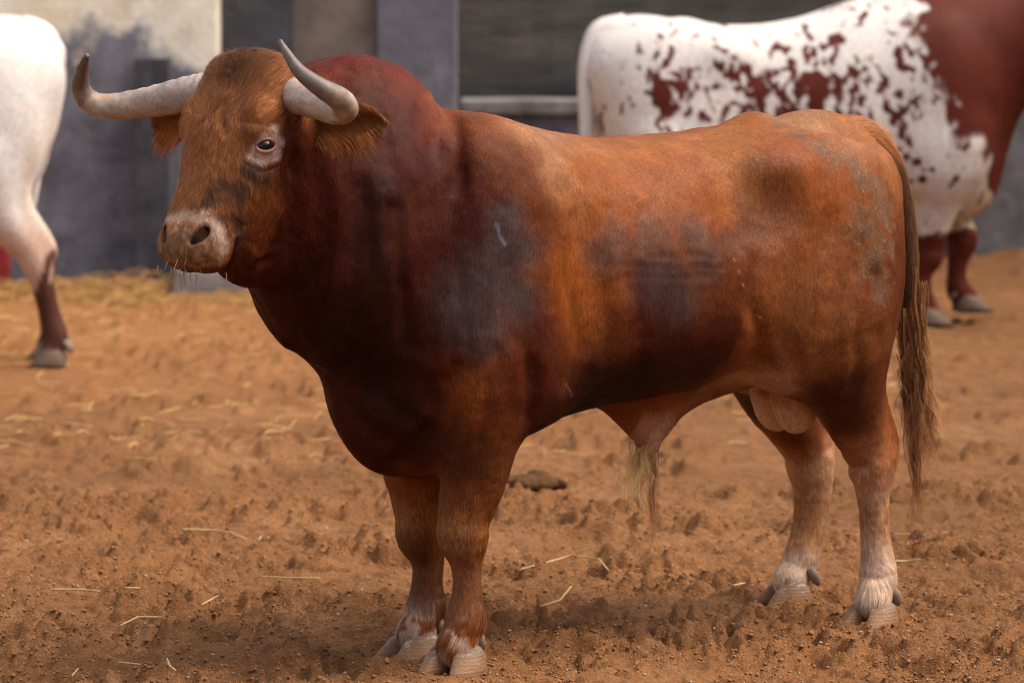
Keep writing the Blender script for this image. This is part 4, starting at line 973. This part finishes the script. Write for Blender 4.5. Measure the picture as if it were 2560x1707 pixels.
def strands(n, root, spread, tip, tip_spread, curl, col, width, segs=14, clump=1, jit=.004):
    """long wavy locks as narrow ribbons"""
    Vs, Fs, Cs, Ns = [], [], [], []; off = 0
    locks = [(np.array(tip) + rng.normal(0, 1, 3) * tip_spread, rng.random() * 6.28, .6 + .8 * rng.random(), rng.normal(0, 1, 3) * spread, rng.random()) for _ in range(max(1, n // clump))]
    for q in range(n):
        T, ph, am, ro, sh = locks[q % len(locks)]; r0 = np.array(root) + ro + rng.normal(0, 1, 3) * jit; T = T + rng.normal(0, 1, 3) * jit * 1.6; sc = .72 + .28 * rng.random()
        t = np.linspace(0, 1, segs + 1) * sc; c0 = r0[None] * (1 - t[:, None]) + T[None] * t[:, None]
        wv = np.stack([np.sin(ph + t * (9 + 5 * am)) * curl * t, np.cos(ph * 1.3 + t * (8 + 6 * am)) * curl * t, 0 * t], 1) * am
        p = c0 + wv + np.array((0, 0, 1.)) * 0; a = rng.random() * 6.28; sd = np.array((math.cos(a), math.sin(a), 0)); ww = width * (1 - .85 * (t / sc)) * .5
        Vs += [np.stack([p - sd * ww[:, None], p + sd * ww[:, None]], 1).reshape(-1, 3)]; m = 2 * (segs + 1)
        Fs += [np.array([(off + 2 * k, off + 2 * k + 1, off + 2 * k + 3, off + 2 * k + 2) for k in range(segs)])]; off += m
        cc = np.array(col) * math.exp((rng.random() - .5) * .9) * (.75 + .5 * sh); Cs += [np.repeat((cc[None] * (.75 + .5 * (t / sc)[:, None])), 2, 0)]
        nv = np.array((ro[0], ro[1], 0)) / (np.linalg.norm(ro[:2]) + 1e-6) * .6 + np.array((.2, .75, .55)) + rng.normal(0, .3, 3); Ns += [np.tile(nv / np.linalg.norm(nv), (m, 1))]
    return np.concatenate(Vs), np.concatenate(Fs), dict(coat=np.clip(np.concatenate(Cs), 0, .9), nrm=np.concatenate(Ns))
def join(parts):
    V = np.concatenate([p[0] for p in parts]); o = np.cumsum([0] + [len(p[0]) for p in parts[:-1]]); F = np.concatenate([p[1] + k for p, k in zip(parts, o)])
    return V, F, {k: np.concatenate([p[2][k] for p in parts]) for k in parts[0][2]}
SW = (.34, .165, .070)
V2, F2, at = join([strands(1100, (-.851, .034, .76), (.014, .016, .06), (-.890, .034, .40), (.024, .026, .05), .011, SW, .0022, 14, 9),
    strands(300, (-.856, .034, .64), (.014, .014, .04), (-.935, .03, .335), (.016, .02, .04), .014, (.40, .22, .10), .0016, 16, 8),
    strands(150, (-.856, .034, .58), (.010, .010, .04), (-.905, .03, .175), (.006, .006, .03), .010, (.22, .10, .04), .0016, 18, 12)])
obj('tail_switch', mesh_np('tail_switch', V2, F2, STRAND, attrs=at), tail, kind='stuff')
# pale tuft under the sheath
V2, F2, at = join([strands(520, (-.028, 0, .468), (.012, .010, .008), (.020, .0, .345), (.026, .018, .035), .010, (.80, .52, .25), .0016, 10, 7), strands(80, (-.04, 0, .455), (.006, .006, .01), (-.047, 0, .19), (.007, .005, .03), .008, (.42, .22, .09), .0014, 16, 16)])
obj('sheath_hair', mesh_np('sheath_hair', V2, F2, STRAND, attrs=at), bull, kind='stuff')
# tousled hair over the poll
o, M = HEAD; n = 2600; q = np.column_stack([rng.uniform(-.015, .07, n), rng.normal(0, .055, n), np.zeros(n)]); 
base = o + q[:, :1] * M[0] + q[:, 1:2] * M[1] + (.002 - 5 * np.clip(q[:, 1:2] ** 2, 0, .02) - .9 * np.clip(.02 - q[:, :1], 0, 1)) * M[2]
d = -M[0] * .5 + M[2] * .8 + (rng.random((n, 3)) - .5) * 1.3 + M[1] * (q[:, 1:2] * 5); d /= np.linalg.norm(d, axis=1)[:, None]
mixc = np.clip(rng.random((n, 1)) * .7 + sstep(.03, .08, np.abs(q[:, 1:2] - .01)) * .7, 0, 1); c = np.array((.085, .042, .025)) * (1 - mixc) + np.array((.30, .12, .045)) * mixc
c = c * np.exp((rng.random((n, 1)) - .5)); jn = M[2] + M[0] * -.4 + (rng.random((n, 3)) - .5) * .8; jn /= np.linalg.norm(jn, axis=1)[:, None]
V2, F2, at = tuft(base, d, jn, .018 + .034 * rng.random(n) ** 2, np.full(n, .0014), c, np.tile(np.array((.1, 0, -.35)), (n, 1)), 2)
obj('poll_hair', mesh_np('poll_hair', V2, F2, HAIR, attrs=at), bull, kind='stuff')
# ------------------------------------------------------------------ two more bulls in the background
M_HOOF2 = flat_mat('dark_hoof', (.13, .085, .055), .7)
def other_field(pose, torso, head):
    f = body_field(pose, torso)
    f.ell((.62, 0, 1.16), (.34, .17, .25), .06); f.cone((.72, 0, 1.08), (1.12, 0, 1.30), .27, .19, .1, sc=(1, .72, 1)); f.cone((.70, 0, .92), (1.05, 0, 1.26), .18, .12, .1, sc=(1, .7, 1))
    f.chain([(1.0, 0, 1.16, .05), (.88, 0, .96, .055), (.82, 0, .76, .08), (.76, 0, .57, .09), (.66, 0, .50, .08)], k=.08, sc=(1, .6, 1))
    f.ell((.68, 0, .60), (.14, .15, .14), .08); head_ops(f, *head); return f
def other_bull(name, label, loc, rotz, scale, pose, torso, head, coat, feet, tail_pts, tail_col, vox=.014):
    root = obj('bull', None, loc=loc, rotz=rotz, label=label, cat='bull'); root.scale = scale
    V, F = mesh_field(other_field(pose, torso, head), (-.98, -.5, -.02), (1.75, .5, 1.75), vox)
    m = skin_material(name + '_coat', .65, .2)
    obj('body', mesh_np('body', V, F, m, attrs=dict(coat=coat(V))), root)
    for x, y, z, yaw, fr in feet: hoof(x, y, yaw, fr, 8, root, z, M_HOOF2)
    S = np.array(spline(tail_pts, 4)); b = MB(); b.tube(S[:, :3], S[:, 3], 10); b.build('tail', flat_mat(name + '_tail', tail_col, .8), root, smooth=True)
    o, M = head
    for sg in (1, -1):
        w = lambda s, l, n: o + s * M[0] + l * sg * M[1] + n * M[2]
        S = np.array(spline([(*w(.05, .10, -.06), .042), (*w(.04, .20, -.05), .037), (*w(.03, .30, .02), .030), (*w(-.02, .34, .12), .020), (*w(-.08, .31, .22), .006)], 4))
        b = MB(); b.tube(S[:, :3], S[:, 3], 10); b.build('horn', flat_mat('pale_horn', (.42, .36, .31), .5), root, smooth=True)
        b = MB(); b.tube([w(.09, .12, -.10), w(.10, .20, -.12), w(.12, .27, -.13), w(.14, .31, -.14)], [.02, .045, .038, .006], 10); b.build('ear', flat_mat(name + '_ear', (.10, .022, .012) if name == 'spotted' else (.70, .62, .55), .8), root, smooth=True)
        b = MB(); c = w(.20, .116, -.05); b.tube([c - M[1] * sg * .01, c, c + M[1] * sg * .012, c + M[1] * sg * .016], [.022, .022, .016, .004], 12); b.build('eye', M_EYE, root, smooth=True)
    return root
RED1, WHITE1 = np.array((.105, .020, .011)), np.array((.80, .765, .73))
def mixc(a, b, m): return a * (1 - m[:, None]) + b * m[:, None]
def spotted_coat(P):
    c = np.tile(WHITE1, (len(P), 1)) * (1 + .10 * (fbm(P, 6, 2, 90)[:, None] - .5)); x, z = P[:, 0], P[:, 2]
    c = mixc(c, np.array((.70, .55, .36)), .55 * sstep(-.5, -.72, x) * sstep(1.15, .9, z)); c = mixc(c, np.array((.62, .44, .22)), .7 * sstep(.62, .50, z) * (x > .4) * sstep(.72, .80, x))
    c = mixc(c, np.array((.52, .38, .26)), .35 * sstep(.48, .68, fbm(P * (1, 1, .5), 9, 3, 88)) * sstep(1.05, .65, z))
    Rm = np.array([(.74, .31, .60), (-.59, .69, .42), (-.32, -.65, .69)]); n2 = fbm(P @ Rm, 50, 2, 92); k = fbm(P, 3.0, 2, 95)
    Pw = P * (1, .6, .62) + .06 * (np.stack([fbm(P @ Rm, 11, 2, s_) for s_ in (201, 202, 203)], 1) - .5)
    n = .5 * noise(Pw @ Rm, 36, 91) + .3 * noise(Pw @ Rm.T, 52, 191) + .2 * noise(Pw @ Rm @ Rm, 85, 192)
    band = sstep(.72, .90, z + .12 * (k - .5)) * sstep(1.24, 1.02, z + .12 * (k - .5)) * sstep(-.70, -.46, x) * sstep(.84, .66, x)
    spots = sstep(.515, .575, n + .10 * (n2 - .5) + .22 * (k - .5) + .17 * (band - 1) + .05 * sstep(-.3, .3, x))
    patch = blob(np.column_stack([x, 0 * x, z]), [(-.49, 0, .96, .062), (-.45, 0, .99, .05), (-.14, 0, .97, .045), (-.17, 0, .93, .035)], .16, 1.0, 93, 30)
    front = sstep(.48, .56, x + .05 * (n - .5) * 4 + .16 * (z - 1.0) + .24 * (fbm(P, 9, 3, 94) - .5)) * sstep(.73, .80, z + .20 * (fbm(P, 10, 2, 96) - .5) + .25 * sstep(.70, .86, x))
    legs = sstep(.40, .37, z + .10 * (n - .5))
    m = np.clip(np.maximum(np.maximum(spots, patch), np.maximum(front, legs)), 0, 1)
    few = blob(np.column_stack([x, 0 * x, z]), [(.43, 0, .70, .016), (.47, 0, .68, .02), (.50, 0, .61, .018), (.45, 0, .60, .014), (.53, 0, .65, .012)], .15, .3, 97, 60)
    c = mixc(c, RED1 * (.8 + .5 * fbm(P, 14, 2, 98)[:, None]), np.maximum(m, few)); return mixc(c, np.array((.40, .36, .32)), sstep(.07, .05, z) * .5)
SPOT_TORSO = [(-.745, 1.14, .88, .07, .5), (-.70, 1.20, .78, .122, .5), (-.63, 1.255, .69, .175, .52), (-.55, 1.27, .635, .22, .52), (-.42, 1.262, .62, .245, .5), (-.32, 1.25, .612, .262, .48), (-.20, 1.235, .595, .285, .46), (-.05, 1.24, .572, .300, .45),
    (.10, 1.27, .566, .312, .45), (.25, 1.33, .54, .31, .46), (.45, 1.38, .50, .29, .48), (.60, 1.39, .475, .27, .5), (.70, 1.36, .47, .25, .5), (.78, 1.32, .52, .21, .5), (.85, 1.28, .62, .15, .5)]
def shift(pts, dx, dy=0, dz=0, z0=.7):
    out = []
    for x, y, z, r in pts: k = max(0, min(1, (z0 - z) / z0)); out.append((x + dx * k, y + dy * k, z + dz * k, r))
    return out
SP = {k: dict(v) for k, v in POSE.items()}
SP['ff'] = dict(POSE['ff'], pts=shift(POSE['ff']['pts'], -.03, -.03))
SP['nf'] = dict(POSE['nf'], pts=[(.62, .16, .64, .12), (.70, .15, .45, .078), (.765, .14, .355, .056), (.765, .14, .315, .055), (.75, .14, .25, .038), (.745, .14, .175, .036), (.755, .14, .122, .046), (.785, .14, .085, .046)])
spot = other_bull('spotted', 'white bull with dark red spots and red neck, standing behind the red bull', (1.207, 19.35, gz(1.9, 19.3) + .004), math.radians(10), (1.19, 1.1, 1.1), SP, SPOT_TORSO, head_frame((1.22, 0, 1.52), -4, 42, 0), spotted_coat,
    [(.80, .14, .035, 0, True), (.575, -.112, 0, 0, True), (-.60, .172, 0, .1, False), (-.66, -.215, 0, -.1, False)],
    [(-.60, 0, 1.235, .05), (-.69, -.01, 1.215, .045), (-.735, -.03, 1.13, .038), (-.755, -.05, 1.02, .032), (-.755, -.06, .85, .028), (-.75, -.06, .65, .028), (-.75, -.06, .45, .018)], (.74, .70, .66), .009)
def white_coat(P):
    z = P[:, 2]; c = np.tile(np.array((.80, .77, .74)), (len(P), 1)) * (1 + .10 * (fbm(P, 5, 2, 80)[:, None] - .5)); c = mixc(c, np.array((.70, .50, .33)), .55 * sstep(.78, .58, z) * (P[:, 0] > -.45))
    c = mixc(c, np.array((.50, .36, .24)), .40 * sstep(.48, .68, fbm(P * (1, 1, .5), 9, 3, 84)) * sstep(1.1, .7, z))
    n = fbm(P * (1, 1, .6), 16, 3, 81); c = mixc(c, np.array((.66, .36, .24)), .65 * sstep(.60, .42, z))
    c = mixc(c, np.array((.085, .030, .022)) * (.8 + .5 * fbm(P, 20, 2, 83)[:, None]), sstep(.285, .25, z + .22 * (n - .5) - .10 * sstep(-.64, -.70, P[:, 0])))
    sp = blob(P, [(-.48, .20, 1.08, .018), (-.36, .24, .93, .012), (-.30, .25, 1.02, .014)], .2, .3, 82, 60); c = mixc(c, RED1, sp)
    return mixc(c, np.array((.42, .36, .30)), sstep(.075, .05, z) * .6)
WP = {k: dict(v) for k, v in POSE.items()}
WP['nr'] = dict(POSE['nr'], pts=shift(POSE['nr']['pts'], -.115), hock=shift(POSE['nr']['hock'], -.115))
WP['fr'] = dict(POSE['nr'], pts=[(x + .04, -y, z, r) for x, y, z, r in WP['nr']['pts']], hock=[(x + .04, -y, z, r) for x, y, z, r in WP['nr']['hock']])
white = other_bull('white', 'white bull cut off by the left picture edge, one hind leg in view', (-2.69, 17.55, gz(-1.9, 17.4) + .004), math.radians(181), (1.12, 1.12, 1.12), WP, SPOT_TORSO, head_frame((1.22, 0, 1.50), 0, 46, 0), white_coat,
    [(.650, .150, 0, 0, True), (.60, -.08, 0, 0, True), (-.715, .165, 0, 0, False), (-.675, -.165, 0, 0, False)],
    [(-.60, 0, 1.235, .05), (-.69, -.01, 1.205, .042), (-.72, -.05, 1.12, .03), (-.71, -.09, 1.0, .022), (-.67, -.11, .85, .018), (-.64, -.12, .68, .02), (-.62, -.12, .55, .014)], (.74, .71, .68))
# ------------------------------------------------------------------ loose things on the ground
def speck_material(name, c, c2, rough=.9):
    t = NT(name); n = t.noise(60, 2, .5, t.coord()); g = t.n('NewGeometry').outputs['Random Per Island']
    t.bs(Base__Color=t.mix(t.mapr(g, .0, 1.), t.mix(t.mapr(n, .3, .7), c, tuple(x * .7 for x in c)), c2), Roughness=rough); t.b.inputs['Specular IOR Level'].default_value = .15; return t.m
def scatter(n, f):
    out = []
    while len(out) < n:
        x, y = f()
        out.append((x, y))
    return np.array(out)
def clods(name, pts, size, mat, flat=.75, **kw):
    """crumbs of soil: dented octahedra sitting in the surface"""
    base = np.array([(1, 0, 0), (-1, 0, 0), (0, 1, 0), (0, -1, 0), (0, 0, 1), (0, 0, -1)], float); tri = np.array([(0, 2, 4), (2, 1, 4), (1, 3, 4), (3, 0, 4), (2, 0, 5), (1, 2, 5), (3, 1, 5), (0, 3, 5)])
    n = len(pts); a = rng.random(n) * 6.28; s = size; ca, sa = np.cos(a), np.sin(a)
    B = base[None] * (.65 + .7 * rng.random((n, 6, 1))) + (rng.random((n, 6, 3)) - .5) * .5
    B = B * np.stack([s, s, s * flat], 1)[:, None, :]; R = np.stack([B[..., 0] * ca[:, None] - B[..., 1] * sa[:, None], B[..., 0] * sa[:, None] + B[..., 1] * ca[:, None], B[..., 2]], -1)
    z = ground_h(pts); V = R + np.column_stack([pts, z + s * .25])[:, None, :]
    F = (tri[None] + (np.arange(n) * 6)[:, None, None]).reshape(-1, 3)
    return obj(name, mesh_np(name, V.reshape(-1, 3), F, mat, smooth=True), **kw)
n = 62000; yy = 8.95 + 4.6 * rng.random(n) ** 1.25; xx = (rng.random(n) - .5) * .26 * yy + .02; P = np.column_stack([xx, yy])
keep = fbm(P, 2.6, 2, 77) + .25 * (rng.random(n) - .5) > .42; P = P[keep]
P = np.vstack([P] + [np.array((fx, fy)) + rng.normal(0, 1, (260, 2)) * (.075, .09) for fx, fy in FEET])
clods('soil_crumbs', P, .0019 + .0052 * rng.random(len(P)) ** 4, speck_material('crumb', (.25, .115, .044), (.35, .175, .075)), kind='stuff', label='crumbs of loose brown soil over the pen floor')
n = 600; yy = 8.95 + 4.0 * rng.random(n) ** 1.2; xx = (rng.random(n) - .5) * .26 * yy
clods('pebbles', np.column_stack([xx, yy]), .0025 + .0045 * rng.random(n) ** 2, speck_material('pebble', (.56, .42, .30), (.40, .31, .25), .8), .7, kind='stuff', label='small pale pebbles scattered in the soil')
# straw blown over the ground further back, and the hay bank along the left wall
def straw_mass(name, pts, length, rise, mat, label, tilt=.25):
    n = len(pts); a = rng.random(n) * 6.28; el = (rng.random(n) - .35) * tilt; d = np.stack([np.cos(a) * np.cos(el), np.sin(a) * np.cos(el), np.sin(el)], 1); L = length * (.4 + .9 * rng.random(n))
    c = np.column_stack([pts, ground_h(pts) + .006 + rise * rng.random(n) ** 1.5]); sd = np.cross(d, (0, 0, 1.)); sd /= np.linalg.norm(sd, axis=1)[:, None]; w = .0016 + .0016 * rng.random(n)
    up = np.cross(sd, d); bend = up * (L * (rng.random(n) - .5) * .35)[:, None]; V = []
    for t in (-.5, 0., .5):
        p = c + d * (L * t)[:, None] + bend * (1 - 4 * t * t)
        V += [p - sd * w[:, None], p + up * w[:, None] * 1.2, p + sd * w[:, None]]
    V = np.stack(V, 1); F = []
    for k in (0, 1):
        for q in range(3): F.append((3 * k + q, 3 * k + (q + 1) % 3, 3 * k + 3 + (q + 1) % 3, 3 * k + 3 + q))
    F = (np.array(F)[None] + (np.arange(n) * 9)[:, None, None]).reshape(-1, 4)
    return obj(name, mesh_np(name, V.reshape(-1, 3), F, mat, smooth=False), kind='stuff', label=label)
M_STRAW = speck_material('straw', (.50, .31, .12), (.42, .26, .10), .6); M_HAY = speck_material('hay', (.34, .17, .07), (.38, .23, .075), .85)
n = 1500; yy = 14.2 + 7.4 * rng.random(n) ** .8; xx = -.14 * yy + (rng.random(n) ** 1.5) * .24 * yy; P = np.column_stack([xx, yy]); keep = fbm(P, .9, 2, 101) + .35 * (rng.random(n) - .5) > .45
straw_mass('straw_litter', P[keep], .11, .012, M_STRAW, 'straw littered over the ground below the white bull')
n = 3200; u = rng.random(n); xx = -2.95 + 1.75 * u + rng.normal(0, .05, n); yy = 21.2 + rng.normal(0, .22, n) - .25 * sstep(.3, .8, u); P = np.column_stack([xx, yy])
hb = sstep(-2.6, -2.2, xx) * sstep(-1.45, -1.9, xx) * (.5 + .8 * noise(np.column_stack([xx, yy]), 4, 3)); straw_mass('hay_bank', P, .16, .10 * (.04 + .96 * hb) * np.exp(-((yy - 21.25) / .3) ** 2) + .008, M_HAY, 'bank of green and yellow hay along the foot of the wall', .6)
# single stalks that can be picked out near the red bull
def straw_at(pix, label, w=.0024, lift=.024, col=(.55, .40, .17)):
    P = []
    for u, v in pix:
        a = (853.5 - v) / 10666.67; dz = -math.sin(PITCH) + math.cos(PITCH) * a; dy = math.cos(PITCH) + math.sin(PITCH) * a; t = -1.6 / dz; P.append(((u - 1280) / 10666.67 * t, dy * t))
    P = [(x, y, gz(x, y) + lift) for x, y in P]; zs = [max(p[2] for p in P) * .6 + p[2] * .4 for p in P]
    pts = []
    for i in range(len(P) - 1):
        for k in range(4): t = k / 4; pts.append([P[i][q] * (1 - t) + P[i + 1][q] * t for q in (0, 1)] + [zs[i] * (1 - t) + zs[i + 1] * t])
    pts.append([P[-1][0], P[-1][1], zs[-1]]); c = np.array(pts).mean(0); c[2] = min(p[2] for p in pts)
    b = MB(); b.tube([np.array(p) - c for p in pts], [w] * (len(pts) - 1) + [w * .8], 6)
    t = NT('stalk'); n = t.noise(40, 2, .5, t.coord()); t.bs(Base__Color=t.mix(t.mapr(n, .3, .7), col, tuple(x * .75 for x in col)), Roughness=.5)
    b.build('straw', t.m, smooth=True, loc=tuple(c), label=label, cat='straw', group='single stalks of straw on the soil')
straw_at([(1303, 1424), (1430, 1390), (1497, 1400), (1522, 1430)], "long bent pale straw below the red bull's belly")
straw_at([(1352, 1512), (1400, 1485), (1428, 1470)], 'short slanting straw just below the long bent one')
straw_at([(455, 1347), (530, 1343), (575, 1350), (616, 1365)], 'bent yellow straw left of the front hooves, farthest one')
straw_at([(648, 1363), (653, 1350)], 'tiny upright straw bit at the end of the bent yellow straw')
straw_at([(122, 1476), (200, 1475), (250, 1479)], 'flat yellow straw lying low at the far left')
straw_at([(312, 1476), (350, 1473)], 'faint thin straw between the flat yellow one and the front hooves')
straw_at([(650, 1451), (720, 1454), (800, 1456)], 'straight pale straw pointing at the front hooves')
straw_at([(300, 1573), (345, 1558), (405, 1553)], 'thick yellow straw with a bend in the left foreground')
straw_at([(503, 1506), (545, 1492)], 'short slanting straw above the thick yellow one')
straw_at([(0, 1282), (62, 1285)], 'thick straw cut off by the left picture edge')
straw_at([(180, 1670), (196, 1656)], 'tiny straw at the bottom left')
straw_at([(298, 1662), (350, 1674)], 'pale straw with a knob end at the bottom left')
straw_at([(418, 1690), (425, 1700), (440, 1706)], 'curved straw at the lower picture edge')
straw_at([(2228, 1333), (2290, 1337), (2390, 1330)], 'yellow straw behind the hind hooves, near the tail tip')
straw_at([(2230, 1412), (2270, 1408), (2300, 1411)], 'short yellow straw just right of the near hind leg')
straw_at([(1830, 1450), (1865, 1446)], 'small greenish straw left of the far hind hoof')
straw_at([(300, 1152), (390, 1158)], 'yellow straw in the middle distance left of the chest')
straw_at([(150, 1066), (230, 1068)], 'blurred straw in the middle distance at the left')
# a small heap of dung behind the belly
df = Field()
for k in range(9): a = k * 2.4; df.ell((.055 * math.cos(a) * (k / 9 + .3), .05 * math.sin(a) * (k / 9 + .3), .012 + .016 * random.random()), (.034 + .02 * random.random(), .03 + .015 * random.random(), .018 + .012 * random.random()), .02)
dV, dF = mesh_field(df, (-.16, -.16, -.03), (.16, .16, .09), .007); dV = dV + (np.stack([fbm(dV, 40, 2, q) for q in (1, 2, 3)], 1) - .5) * .02
obj('dung_heap', mesh_np('dung_heap', dV, dF, speck_material('dung', (.075, .036, .014), (.10, .05, .018))), loc=(.06, 13.28, gz(.06, 13.28) - .02), label='small dark dung heap on the soil beyond the red bull\'s belly', cat='dung')
